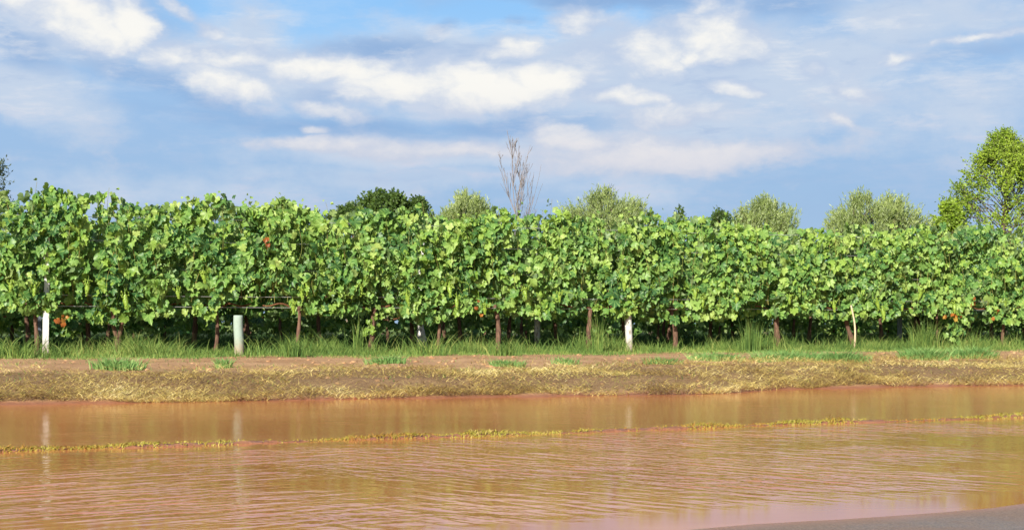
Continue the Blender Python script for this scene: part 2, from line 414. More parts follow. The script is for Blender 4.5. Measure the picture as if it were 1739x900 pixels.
h = q.m('MULTIPLY', h, q.m('MULTIPLY', calm, patches))
b = q.n('ShaderNodeBump', {'Strength': 1.0, 'Distance': 1.0, 'Height': h})
silt = q.noise(q.vm('MULTIPLY', pos, (0.4, 1.0, 1)), 0.9, 5, 0.6)
colr = q.mix(q.rng(silt, 0.3, 0.7), (0.50, 0.165, 0.058), (0.60, 0.225, 0.090))
foam = q.noise(q.vm('MULTIPLY', pos, (0.35, 1.4, 1)), 3.0, 8, 0.75)
colr = q.mix(q.rng(foam, 0.60, 0.72, 0, 0.35), colr, (0.62, 0.42, 0.28))
p = q.n('ShaderNodeBsdfPrincipled', {'Base Color': colr, 'Roughness': q.rng(disl, -0.6, 0.2, 0.06, 0.12), 'IOR': 1.33, 'Specular IOR Level': 0.29, 'Normal': b.outputs[0]})
finish(q, p.outputs[0])
M['water'] = m


# ------------------------------------------------------------------ mesh helpers
def mesh_np(name, verts, faces, mats, smooth=True, mat_idx=None, uvs=None):
    """faces: (n,k) int array (all same size) or a list of such arrays"""
    if isinstance(faces, np.ndarray):
        faces = [faces]
    faces = [f for f in faces if len(f)]
    me = bpy.data.meshes.new(name)
    me.vertices.add(len(verts))
    me.vertices.foreach_set('co', np.asarray(verts, np.float32).ravel())
    nl = sum(f.size for f in faces)
    npoly = sum(len(f) for f in faces)
    me.loops.add(nl)
    me.loops.foreach_set('vertex_index', np.concatenate([f.ravel() for f in faces]).astype(np.int32))
    me.polygons.add(npoly)
    tot = np.concatenate([np.full(len(f), f.shape[1]) for f in faces])
    st = np.concatenate([[0], np.cumsum(tot)[:-1]])
    me.polygons.foreach_set('loop_start', st.astype(np.int32))
    me.polygons.foreach_set('loop_total', tot.astype(np.int32))
    if mat_idx is not None:
        me.polygons.foreach_set('material_index', mat_idx.astype(np.int32))
    me.polygons.foreach_set('use_smooth', np.full(npoly, smooth))
    if uvs is not None:
        uvl = me.uv_layers.new(name='UVMap')
        vi = np.concatenate([f.ravel() for f in faces])
        uvl.data.foreach_set('uv', np.asarray(uvs, np.float32)[vi].ravel())
    for mm in (mats if isinstance(mats, (list, tuple)) else [mats]):
        me.materials.append(mm)
    me.update(calc_edges=True)
    me.validate()
    return me


def tag(o, label=None, cat=None, group=None, kind=None):
    if label: o['label'] = label
    if cat: o['category'] = cat
    if group: o['group'] = group
    if kind: o['kind'] = kind
    return o


def link(name, me, parent=None, loc=None):
    o = bpy.data.objects.new(name, me)
    COL.objects.link(o)
    if parent is not None:
        o.parent = parent
    if loc is not None:
        o.location = loc
    return o


def empty(name, loc, rz=0.0):
    o = bpy.data.objects.new(name, None)
    COL.objects.link(o)
    o.location = loc
    o.rotation_euler = (0, 0, rz)
    return o


class Geo:
    """collects tubes etc."""
    def __init__(s):
        s.v, s.q, s.n = [], [], 0

    def add(s, v, f):
        s.v.append(np.asarray(v, float)); s.q.append(np.asarray(f) + s.n); s.n += len(v)

    def tube(s, pts, rad, sides=7, cap=True):
        pts = np.asarray(pts, float)
        n = len(pts)
        rad = np.broadcast_to(np.asarray(rad, float), (n,))
        d = np.gradient(pts, axis=0)
        d /= np.linalg.norm(d, axis=1)[:, None] + 1e-9
        ref = np.array([0, 0, 1.0]) if abs(d[:, 2]).mean() < 0.8 else np.array([1.0, 0, 0])
        a = np.cross(d, ref); a /= np.linalg.norm(a, axis=1)[:, None] + 1e-9
        b = np.cross(d, a)
        th = np.arange(sides) / sides * 2 * np.pi
        ring = pts[:, None, :] + rad[:, None, None] * (np.cos(th)[None, :, None] * a[:, None, :] + np.sin(th)[None, :, None] * b[:, None, :])
        v = ring.reshape(-1, 3)
        i = np.arange(n - 1)[:, None] * sides
        j = np.arange(sides)[None, :]
        j2 = (j + 1) % sides
        f = np.stack([i + j, i + j2, i + sides + j2, i + sides + j], -1).reshape(-1, 4)
        if cap:
            v = np.vstack([v, pts[:1], pts[-1:]])
            c0, c1 = n * sides, n * sides + 1
            jj = np.arange(sides)
            f0 = np.stack([np.full(sides, c0), (jj + 1) % sides, jj, jj], -1)
            f1 = np.stack([np.full(sides, c1), (n - 1) * sides + jj, (n - 1) * sides + (jj + 1) % sides, (n - 1) * sides + (jj + 1) % sides], -1)
            s.tri = getattr(s, 'tri', [])
            s.tri.append(f0[:, :3] + s.n)
            s.tri.append(f1[:, :3] + s.n)
        s.add(v, f)

    def build(s, name, mat, parent=None, smooth=True):
        fs = [np.vstack(s.q)]
        if getattr(s, 'tri', None):
            fs.append(np.vstack(s.tri))
        return link(name, mesh_np(name, np.vstack(s.v), fs, mat, smooth), parent)


def norm(v):
    return v / (np.linalg.norm(v, axis=-1, keepdims=True) + 1e-9)


# grape leaf template: tip along +Y, stalk joins at the origin
_half = [(0, 1.0), (8, .90), (16, .88), (25, .72), (33, .78), (42, .90), (50, .97), (58, .88), (69, .82), (78, .70), (89, .80), (101, .86), (113, .78), (128, .76), (145, .68), (163, .52)]
_ang = [a for a, r in _half] + [-a for a, r in _half[:0:-1]]
_rad = [r for a, r in _half] + [r for a, r in _half[:0:-1]]
_half2 = [(0, 1.0), (22, .76), (48, .95), (78, .72), (102, .84), (135, .7), (163, .5)]


def leaf_template(half):
    ang = np.radians([a for a, r in half] + [-a for a, r in half[:0:-1]])
    rad = np.array([r for a, r in half] + [r for a, r in half[:0:-1]])
    x, y = rad * np.sin(ang), rad * np.cos(ang)
    v = np.vstack([[0, 0, 0], np.stack([x, y, np.zeros_like(x)], 1)]) * 0.62
    n = len(rad)
    # open sinus at the stalk: no face between last and first back points
    i = np.arange(1, n + 1)
    nxt = np.roll(i, -1)
    f = np.stack([np.zeros(n, int), i, nxt], 1)
    cut = [kk for kk in range(n) if not (ang[kk] > 2.5 and ang[(kk + 1) % n] < -2.5)]
    f = f[cut][:, [0, 2, 1]]
    return v, f


LT_HI = leaf_template(_half)
LT_LO = leaf_template(_half2)


def leaves(pos, nrm, tip, size, rng, tmpl=LT_HI, curl=0.5):
    """one mesh worth of leaves; returns verts, tris, uvs"""
    T, Fc = tmpl
    n = len(pos)
    nrm = norm(nrm)
    tip = norm(tip - (tip * nrm).sum(1, keepdims=True) * nrm)
    sx = np.cross(tip, nrm)
    L = np.broadcast_to(T[None], (n, *T.shape)).copy()
    rr = (T[:, 0] ** 2 + T[:, 1] ** 2)
    c1 = rng.normal(-0.65, curl * 1.3, n)[:, None]
    c2 = rng.normal(0.35, 0.5, n)[:, None]
    ph = rng.uniform(0, 6.28, n)[:, None]
    th = np.arctan2(T[:, 0], T[:, 1])[None]
    L[:, :, 2] = c1 * (T[:, 1] ** 2)[None] + c2 * np.abs(T[:, 0])[None] * 0.8 + 0.10 * np.sin(3 * th + ph) * rr[None] * 2 + 0.05 * np.sin(7 * th + ph * 2) * rr[None] * 2
    L[:, :, 0] *= rng.uniform(0.8, 1.08, n)[:, None]
    S = size[:, None, None]
    V = pos[:, None, :] + S * (L[:, :, 0:1] * sx[:, None, :] + L[:, :, 1:2] * tip[:, None, :] + L[:, :, 2:3] * nrm[:, None, :])
    Fa = (Fc[None] + (np.arange(n) * len(T))[:, None, None]).reshape(-1, 3)
    uv = np.tile(np.stack([T[:, 0] * 0.8 + 0.5, T[:, 1] * 0.8 + 0.3], 1), (n, 1))
    return V.reshape(-1, 3), Fa, uv


def blades(pos, h, lean_dir, lean, width, rng, droop=0.4, segs=4):
    """grass blades: ribbons of segs quads, tapering. lean_dir (n,2) unit; lean = horizontal reach / height"""
    n = len(pos)
    t = np.linspace(0, 1, segs + 1)
    d3 = np.concatenate([lean_dir, np.zeros((n, 1))], 1)
    zz = h[:, None] * (t[None] - droop_arr(droop, n)[:, None] * t[None] ** 2.6)
    rr = (h * lean)[:, None] * t[None] ** 1.7
    c = pos[:, None, :] + d3[:, None, :] * rr[:, :, None]
    c[:, :, 2] += zz
    wa = rng.uniform(0, 6.28, n)
    side = np.stack([np.cos(wa), np.sin(wa), np.zeros(n)], 1)
    side[:, 0] += 0.6 * np.sign(side[:, 0])
    side = norm(side)
    w = width[:, None] * (1 - 0.92 * t[None] ** 1.4) * 0.5
    a = c - side[:, None, :] * w[:, :, None]
    b = c + side[:, None, :] * w[:, :, None]
    V = np.stack([a, b], 2).reshape(n, -1, 3)
    i = np.arange(segs) * 2
    f = np.stack([i, i + 1, i + 3, i + 2], 1)
    Fa = (f[None] + (np.arange(n) * (segs + 1) * 2)[:, None, None]).reshape(-1, 4)
    return V.reshape(-1, 3), Fa


def droop_arr(d, n):
    return np.full(n, d) if np.isscalar(d) else d


def merge(parts):
    vs, fs, ns = [], [], 0
    for v, f in parts:
        vs.append(v); fs.append(f + ns); ns += len(v)
    return np.vstack(vs), np.vstack(fs)


def sn(x, seed, f=1.0):
    """cheap smooth 1-D noise in -1..1"""
    r = np.random.default_rng(seed)
    out = 0
    for kf in (1.0, 2.1, 4.3, 8.7):
        out = out + np.sin(x * f * kf + r.uniform(0, 6.28)) / kf ** 0.8
    return out / 2.2


def sn2(x, y, seed, f=1.0):
    r = np.random.default_rng(seed)
    out = 0
    for kf in (1.0, 1.9, 3.7, 7.1):
        for _ in range(2):
            a = r.uniform(0, 6.28)
            out = out + np.sin((x * np.cos(a) + y * np.sin(a)) * f * kf + r.uniform(0, 6.28)) / kf ** 0.8
    return out / 3.6


# ------------------------------------------------------------------ layout: lines on the ground
def yw(px_y, z=0.0):
    return (CAMZ - z) * F / (px_y - HY)


def line_from_px(pts, z=0.0):
    a = np.array([[(x - CX) / F * yw(y, z), yw(y, z)] for x, y in pts])
    return a


EDGE = line_from_px([(0, 686), (300, 683), (580, 678), (870, 673), (1000, 672), (1160, 670), (1230, 668), (1330, 661), (1500, 657), (1739, 654)])
ISLE = line_from_px([(0, 766), (300, 757), (500, 750), (760, 741), (1000, 733), (1300, 722), (1500, 716), (1739, 707)], 0.0)
ROADL = line_from_px([(1170, 896), (1450, 877), (1739, 853)])


def lin_ext(A, x):
    x = np.asarray(x, float)
    y = np.interp(x, A[:, 0], A[:, 1])
    s0 = (A[-1, 1] - A[0, 1]) / (A[-1, 0] - A[0, 0])
    y = np.where(x < A[0, 0], A[0, 1] + (x - A[0, 0]) * s0, y)
    y = np.where(x > A[-1, 0], A[-1, 1] + (x - A[-1, 0]) * s0, y)
    return y


ROW0 = np.array([-6.40, 18.40])
U = np.array([0.9257, 0.3782])
NV = np.array([0.3782, -0.9257])     # towards the camera


def yrow(x):
    return ROW0[1] + (np.asarray(x) - ROW0[0]) * U[1] / U[0]


def a_of_px(px, off=0.0):
    """distance along the row (row shifted back by off metres) for a photo column"""
    kx = (np.asarray(px, float) - CX) / F
    bx, by = ROW0 - NV * off
    return (kx * by - bx) / (U[0] - U[1] * kx)


def row_pt(a, off=0.0):
    a = np.asarray(a, float)
    return np.stack([ROW0[0] + U[0] * a - NV[0] * off, ROW0[1] + U[1] * a - NV[1] * off], -1)


def px_of(x, y):
    return CX + F * x / y


def ground_z(x, y):
    x = np.asarray(x, float); y = np.asarray(y, float)
    ye = lin_ext(EDGE, x) + 0.13 * sn(x, 5, 1.7) + 0.06 * sn(x, 6, 6.0)
    yr = yrow(x)
    u = (y - ye) / np.maximum(yr - ye, 0.8)
    bank = np.interp(u, [-2.0, -0.15, 0, .03, .12, .3, .5, .85, 1, 1.3], [-.30, -.12, 0, .045, .135, .185, .208, .225, .23, .23])
    lump = 0.016 * sn2(x, y, 9, 3.2) + 0.008 * sn2(x, y, 10, 11.0)
    bank = bank + lump * np.clip(u * 12, 0, 1) * np.clip(1.3 - u, 0.25, 1)
    yi = lin_ext(ISLE, x) + 0.05 * sn(x, 15, 2.0)
    di = (y - yi) * 0.9
    isl = -0.14 + 0.152 * np.exp(-(di / 0.12) ** 2) + 0.012 * sn(x, 16, 5.0) * np.exp(-(di / 0.3) ** 2)
    z = np.where(y > ye, bank, np.maximum(np.where(u < 0, bank, -1), isl))
    # towards the road the bed rises; the road is a sheet of its own above it
    yr0 = lin_ext(ROADL, x)
    dr = (yr0 - y) * 0.894
    z = np.where(dr > -1.6, np.maximum(z, np.interp(dr, [-1.6, 0, 3, 9.5, 10.5, 14], [-.14, -.03, .03, .05, .06, .25])) , z)
    z = np.where(dr > 0, np.interp(dr, [0, 3, 9.5, 10.5, 14], [-.03, .00, .02, .06, .25]), z)
    return z


def axis(fine0, fine1, step, outer):
    a = list(np.arange(fine0, fine1 + 1e-6, step))
    s, x = step, fine1
    while x < outer:
        s *= 1.35; x += s; a.append(x)
    s, x = step, fine0
    lo = []
    while x > -outer:
        s *= 1.35; x -= s; lo.append(x)
    return np.array(lo[::-1] + a)


gx = axis(-9.0, 12.0, 0.07, 6000)
gy = axis(6.0, 26.0, 0.07, 6000)
GX, GY = np.meshgrid(gx, gy)
GZ = ground_z(GX, GY)
nx, ny = len(gx), len(gy)
i, j = np.meshgrid(np.arange(nx - 1), np.arange(ny - 1))
b0 = (j * nx + i).ravel()
fq = np.stack([b0, b0 + 1, b0 + nx + 1, b0 + nx], 1)
ground = link('ground', mesh_np('ground', np.stack([GX, GY, GZ], -1).reshape(-1, 3), fq, M['soil']))
tag(ground, kind='structure')

# water sheet between the road and the bank
A = []
wxs = np.linspace(-60, 60, 121)
far = lin_ext(EDGE, wxs) + 1.0
near = lin_ext(ROADL, wxs) - 3.0
far = np.maximum(far, near + 0.5)
v = np.concatenate([np.stack([wxs, near, np.zeros_like(wxs)], 1), np.stack([wxs, far, np.zeros_like(wxs)], 1)])
ii = np.arange(120)
water = link('flood_water', mesh_np('flood_water', v, np.stack([ii, ii + 1, ii + 122, ii + 121], 1), M['water']))
tag(water, kind='structure')

# road: asphalt sheet dipping into the water at its far edge
du = norm(np.array([1.0, 0.516]))
dn = np.array([-du[1], du[0]])
base = np.array([1.20, 4.95])
rd_t = np.linspace(-30, 30, 241)
rd_s = np.array([-9.3, -7, -5, -3.5, -2.4, -1.6, -1.0, -.6, -.3, -.1, .1, .3, .6, 1.0, 1.5])
TT, SS = np.meshgrid(rd_t, rd_s)
rx = base[0] + du[0] * TT + dn[0] * SS
ry = base[1] + du[1] * TT + dn[1] * SS
rz = np.interp(-SS, [-1.5, 0, .6, 2, 6, 9.3], [-.03, 0, .010, .03, .09, .085]) + 0.0022 * sn2(rx, ry, 21, 1.6)
b0 = (np.arange(len(rd_s) - 1)[:, None] * 241 + np.arange(240)[None]).ravel()
road = link('road', mesh_np('road', np.stack([rx, ry, rz], -1).reshape(-1, 3), np.stack([b0, b0 + 1, b0 + 242, b0 + 241], 1), M['asphalt']))
tag(road, kind='structure')

# ------------------------------------------------------------------ front row canopy profile (photo pixels)
TOPP = np.array([(-400, 300), (0, 314), (50, 318), (100, 312), (150, 322), (200, 326), (215, 345), (235, 352), (260, 342), (300, 335), (340, 338), (372, 352), (400, 340), (440, 346),
                 (480, 339), (520, 343), (560, 348), (600, 354), (650, 349), (690, 340), (720, 354), (760, 368), (800, 359), (850, 352), (880, 364), (940, 352), (980, 362), (1050, 359),
                 (1100, 356), (1150, 365), (1200, 364), (1250, 375), (1300, 392), (1350, 384), (1400, 389), (1450, 397), (1500, 388), (1550, 382), (1600, 389), (1650, 380), (1700, 383), (1739, 386), (2600, 420)])
BOTP = np.array([(-400, 545), (0, 536), (60, 545), (100, 546), (150, 553), (190, 560), (220, 545), (260, 548), (300, 548), (360, 548), (388, 488), (430, 478), (478, 484), (496, 545), (550, 545),
                 (600, 535), (650, 545), (690, 545), (720, 558), (780, 543), (840, 535), (900, 548), (960, 548), (1000, 535), (1060, 552), (1120, 556), (1180, 553), (1240, 548), (1300, 546),
                 (1350, 540), (1400, 548), (1430, 552), (1500, 548), (1550, 543), (1600, 545), (1620, 572), (1640, 548), (1700, 560), (1739, 552), (2600, 552)])


def z_of_px(a, tab):
    p = row_pt(a)
    px = px_of(p[..., 0], p[..., 1])
    py = np.interp(px, tab[:, 0], tab[:, 1])
    return CAMZ + (HY - py) / F * p[..., 1]


def local_depth(a, z, seed):
    """half thickness of the hedge at this point (front side), bulging"""
    return 0.27 + 0.13 * sn2(a, z, seed, 4.0) + 0.07 * sn2(a, z, seed + 1, 11.0)


def canopy(a0, a1, topf, botf, dens, seed, base_a, gz, tmpl=LT_HI, hang=True):
    """foliage of one vine in coordinates relative to its foot: returns leaf meshes and shoot tubes. x = along row, y = away from camera, z up"""
    rng = np.random.default_rng(seed)
    Lp, Ln, Lt, Ls, Lm = [], [], [], [], []
    G = Geo()
    width = a1 - a0
    zc = gz + 0.70

    def add(p, n_, t_, s_, m_):
        Lp.append(p); Ln.append(n_); Lt.append(t_); Ls.append(s_); Lm.append(m_)

    nsh = int(width * 15 * dens) + 1
    for s in range(nsh):
        sa = rng.uniform(a0 - 0.02, a1 + 0.02)
        top = topf(sa) + rng.normal(-0.14, 0.12)
        if rng.random() < 0.16:
            top += rng.uniform(0.06, 0.22)
        kind = rng.random()
        side = 1 if rng.random() < 0.62 else -1       # 1 = camera side
        npt = 14
        t = np.linspace(0, 1, npt)
        da = rng.normal(0, 0.12)
        yy0 = rng.normal(0, 0.05)
        out = side * rng.uniform(0.05, 0.30)
        ax = sa + da * t + 0.03 * np.sin(t * 9 + rng.uniform(0, 6))
        if kind < 0.72:
            zz = zc + (top - zc) * t
            yy = yy0 + out * np.sin(t * 2.4)
        else:           # arching over and hanging
            hgt = rng.uniform(0.35, 0.95) * (top - zc)
            zz = zc + hgt * np.sin(t * 2.5) * (1 - 0.1 * t) - 0.12 * t ** 2
            yy = yy0 + side * (0.12 + 0.28 * t)
        pts = np.stack([ax, -yy, zz], 1)
        G.tube(pts, np.linspace(0.0045, 0.002, npt), 4, cap=False)
        Ltot = np.linalg.norm(np.diff(pts, axis=0), axis=1).sum()
        nl = int(Ltot / 0.062)
        tt = (np.arange(nl) + rng.uniform(0, 1)) / nl
        pp = np.stack([np.interp(tt, t, pts[:, i_]) for i_ in range(3)], 1)
        sgn = np.where(np.arange(nl) % 2 == 0, 1, -1)
        off = rng.normal(0, 1, (nl, 3)); off[:, 1] -= side * 0.9; off[:, 0] += sgn * 0.8
        off = norm(off) * rng.uniform(0.05, 0.13, nl)[:, None]
        lp = pp + off
        sz = np.interp(tt, [0, .6, .85, 1], [0.140, 0.130, 0.09, 0.040]) * rng.uniform(0.75, 1.2, nl)
        young = (rng.random(nl) < np.interp(tt, [0, .5, .8, 1], [.12, .22, .55, .95])).astype(int)
        fr = np.where(lp[:, 1] < 0.03, -1.0, 1.0)
        nn = np.stack([rng.normal(0.0, 0.7, nl), fr * rng.uniform(0.25, 1.0, nl), rng.normal(0.40, 0.50, nl)], 1)
        tp = np.stack([rng.normal(0, 0.55, nl), fr * 0.25 + rng.normal(0, 0.2, nl), np.full(nl, -1.0)], 1)
        tipup = tt > 0.93
        tp[tipup, 2] = 0.4
        add(lp, nn, tp, sz, young)
    # outer shell leaves
    def shell(n_, fside, prob_hole):
        sa = rng.uniform(a0, a1, n_)
        tz = rng.random(n_) ** 0.92
        tb, tt_ = botf(sa), topf(sa)
        zz = tb + (tt_ - tb - 0.03) * tz
        dpt = 0.27 + 0.20 * sn2(sa, zz, 77, 4.0) + 0.06 * sn2(sa, zz, 78, 11.0)
        rim = np.minimum(1, (tt_ - zz) / 0.30) ** 0.5
        dpt = dpt * (0.25 + 0.75 * rim) - np.abs(rng.normal(0, 0.07, n_))
        hole = sn2(sa, zz, 79, 5.0)
        keep = rng.random(n_) > prob_hole * np.clip((hole - 0.05) * 3.5, 0, 1)
        p = np.stack([sa, -fside * dpt, zz], 1)[keep]
        kx = len(p)
        nn = np.stack([rng.normal(0.0, 0.65, kx), -fside * rng.uniform(0.35, 1.1, kx), rng.normal(0.42, 0.45, kx)], 1)
        tp = np.stack([rng.normal(0, 0.5, kx), np.full(kx, -fside * 0.25), np.full(kx, -1.0)], 1)
        sz = rng.uniform(0.065, 0.175, kx)
        yfac = np.clip(0.20 + 0.30 * (tz[keep] > 0.8) + 0.35 * np.clip(sn2(p[:, 0], p[:, 2], 80, 3.5), 0, 1), 0, 1)
        young = (rng.random(kx) < yfac * np.where(sn2(p[:, 0], p[:, 2], 83, 2.6) > .25, .45, 1.15)).astype(int)
        sz = np.where(young == 1, sz * 0.8, sz)
        add(p, nn, tp, sz, young)
    shell(int(width * 520 * dens), 1, 1.0)
    shell(int(width * 150 * dens), -1, 0.9)
    # bottom fringe hangs unevenly
    nf = int(width * 55 * dens)
    sa = rng.uniform(a0, a1, nf)
    zz = botf(sa) - rng.uniform(-0.10, 0.07, nf)
    p = np.stack([sa, -rng.uniform(-0.2, 0.25, nf), zz], 1)
    add(p, np.stack([rng.normal(0, .4, nf), np.full(nf, -1.0), rng.normal(.3, .3, nf)], 1),
        np.stack([rng.normal(0, .4, nf), np.zeros(nf), np.full(nf, -1.0)], 1), rng.uniform(0.07, 0.13, nf), (rng.random(nf) < 0.3).astype(int))
    pos = np.vstack(Lp); nn = np.vstack(Ln); tp = np.vstack(Lt); sz = np.concatenate(Ls); ym = np.concatenate(Lm)
    ok = pos[:, 2] > botf(pos[:, 0]) + 0.015
    ok &= pos[:, 2] < topf(pos[:, 0]) + 0.22
    pos, nn, tp, sz, ym = pos[ok], nn[ok], tp[ok], sz[ok], ym[ok]
    o = np.argsort(ym, kind='stable')
    pos, nn, tp, sz, ym = pos[o], nn[o], tp[o], sz[o], ym[o]
    off = np.array([base_a, 0, gz])
    V, Fa, uv = leaves(pos - off, nn, tp, sz, rng, tmpl)
    mi = np.repeat(ym, len(tmpl[1]))
    for a_ in range(len(G.v)):
        G.v[a_] = G.v[a_] - off
    return V, Fa, uv, mi, G


def vine_trunk(rng, h, r=0.042, fork=False, lean=0.0, y0=0.0):
    G = Geo()
    n = 11
    t = np.linspace(0, 1, n)
    ph = rng.uniform(0, 6.28, 2)
    pts = np.stack([lean * t + 0.022 * np.sin(t * 5 + ph[0]) * t, 0.02 * np.sin(t * 4 + ph[1]) * t, h * t - 0.05 * (1 - t)], 1)
    rad = r * (1.20 - 0.35 * t + 0.10 * np.sin(t * 17 + ph[0])) * (1 + 0.5 * (1 - t) ** 6)
    if fork:
        G.tube(pts[:5], rad[:5], 9)
        for s in (-1, 1):
            t2 = np.linspace(0, 1, 8)
            p2 = pts[4][None] + np.stack([s * (0.10 * t2 + 0.015 * np.sin(t2 * 6)), 0.01 * np.sin(t2 * 5), (h - pts[4, 2]) * t2], 1)
            G.tube(p2, np.linspace(r * 0.8, r * 0.62, 8), 8)
    else:
        G.tube(pts, rad, 9)
    # knobbly head
    th = np.linspace(0, 1, 5)
    G.tube(pts[-1][None] + np.stack([0.05 * (th - .5), 0 * th, 0.05 * th], 1), r * np.array([.7, 1.1, 1.15, .9, .4]), 8)
    return G, pts[-1]


def cordon(rng, head, left, right, z):
    G = Geo()
    for end in (left, right):
        n = 10
        t = np.linspace(0, 1, n)
        pts = np.stack([head[0] + (end - head[0]) * t, head[1] + 0.02 * np.sin(t * 7 + rng.uniform(0, 6)), head[2] + (z - head[2]) * np.minimum(1, t * 3) + 0.018 * np.sin(t * 9 + rng.uniform(0, 6))], 1)
        G.tube(pts, np.linspace(0.016, 0.009, n), 7)
    return G


def ico_points():
    import bmesh
    bm = bmesh.new()
    bmesh.ops.create_icosphere(bm, subdivisions=1, radius=1.0)
    v = np.array([x.co[:] for x in bm.verts]); f = np.array([[a.index for a in q_.verts] for q_ in bm.faces])
    bm.free()
    return v, f


ICO = ico_points()


def bunch_mesh(seed, L=0.19, Wd=0.055):
    rng = np.random.default_rng(seed)
    V, Fs, n0 = [], [], 0
    nb = 85
    for b_ in range(nb):
        t = rng.random() ** 1.1
        r = Wd * (1 - 0.72 * t) * (0.75 + 0.5 * (t < 0.3)) * math.sqrt(rng.uniform(0.3, 1))
        a = rng.uniform(0, 6.28)
        c_ = np.array([r * math.cos(a), r * math.sin(a) * 0.8, -t * L])
        s = rng.uniform(0.0072, 0.0098)
        V.append(ICO[0] * s + c_); Fs.append(ICO[1] + n0); n0 += len(ICO[0])
    th = np.linspace(0, 2 * np.pi, 6)[:-1]
    zz = np.array([.05, 0, -.5 * L, -.97 * L]); rr = np.array([.002, .003, Wd * .55, .006])
    ring = np.stack([np.stack([rr[i_] * np.cos(th), rr[i_] * np.sin(th), np.full(5, zz[i_])], 1) for i_ in range(4)]).reshape(-1, 3)
    tr = []
    for l_ in range(3):
        for k_ in range(5):
            a_, b2 = l_ * 5 + k_, l_ * 5 + (k_ + 1) % 5
            tr += [[a_, a_ + 5, b2], [b2, a_ + 5, b2 + 5]]
    V.append(ring); Fs.append(np.array(tr) + n0)
    return mesh_np('grape_bunch', np.vstack(V), np.vstack(Fs), M['grape'])


BUNCH = [bunch_mesh(500 + i_, L=0.15 + 0.03 * i_, Wd=0.055 + 0.005 * i_) for i_ in range(4)]
ROT = math.atan2(U[1], U[0])

# (photo column of trunk, forked, lean, label)
FRONT = [
    (-330, False, 0.0, 'leafy grapevine in the front row beyond the left edge, second past the white post'),
    (-140, False, 0.0, 'leafy grapevine in the front row just beyond the left edge of the picture'),
    (62, False, 0.0, 'tall leafy grapevine in the front row around the slim white post at the far left'),
    (200, True, 0.0, 'front row grapevine with a low forked brown trunk right of the slim white post'),
    (372, False, 0.02, 'front row grapevine on a thin shaded trunk just left of the short concrete post'),
    (505, False, 0.0, 'front row grapevine whose long green bunches hang right of the gap with bare wire'),
    (624, False, 0.10, 'grapevine in the front row with a leaning red-brown trunk sprouting leaves halfway up'),
    (743, False, 0.0, 'front row grapevine before the leaning white props, low leaves hiding its trunk'),
    (843, False, 0.0, 'grapevine in the front row with a straight red-brown trunk beside a second dark trunk'),
    (998, False, 0.0, 'grapevine in the front row with a wavy brown trunk left of the flaking white post'),
    (1145, False, -0.05, 'grapevine in the front row with a slim red-brown trunk right of the flaking white post'),
    (1318, False, -0.03, 'front row grapevine with a thick pale brown trunk between wispy grass and the bare stake'),
    (1448, False, -0.16, 'grapevine in the front row whose crooked trunk stands against the pale bare stake'),
    (1588, False, 0.0, 'front row grapevine with leaves hanging nearly to the grass and some orange leaves'),
    (1700, False, -0.02, 'grapevine in the front row with a short thin trunk at the far right'),
    (1850, False, 0.0, 'grapevine in the front row just beyond the right edge of the picture'),
    (2020, False, 0.0, 'grapevine in the front row beyond the right edge, second past the last trunk'),
]
BUNCHES = [(20, 488), (60, 492), (150, 487), (212, 507), (300, 500), (497, 522), (512, 498), (524, 484), (600, 500), (612, 492), (775, 512), (762, 488), (823, 527), (890, 498),
           (1095, 505), (1105, 492), (1180, 500), (1193, 512), (1060, 480), (1250, 505), (1340, 510), (1415, 520), (1488, 515), (1498, 528), (1530, 522), (1565, 500), (1620, 520), (1705, 515), (950, 506), (345, 470), (690, 505)]
RED = {505: [(453, 413, 3)], 1588: [(1630, 528, 6), (1652, 515, 7), (1610, 530, 3)], 62: [(110, 545, 3), (98, 538, 2)], 843: [(822, 520, 3)], 1700: [(1690, 540, 2)]}

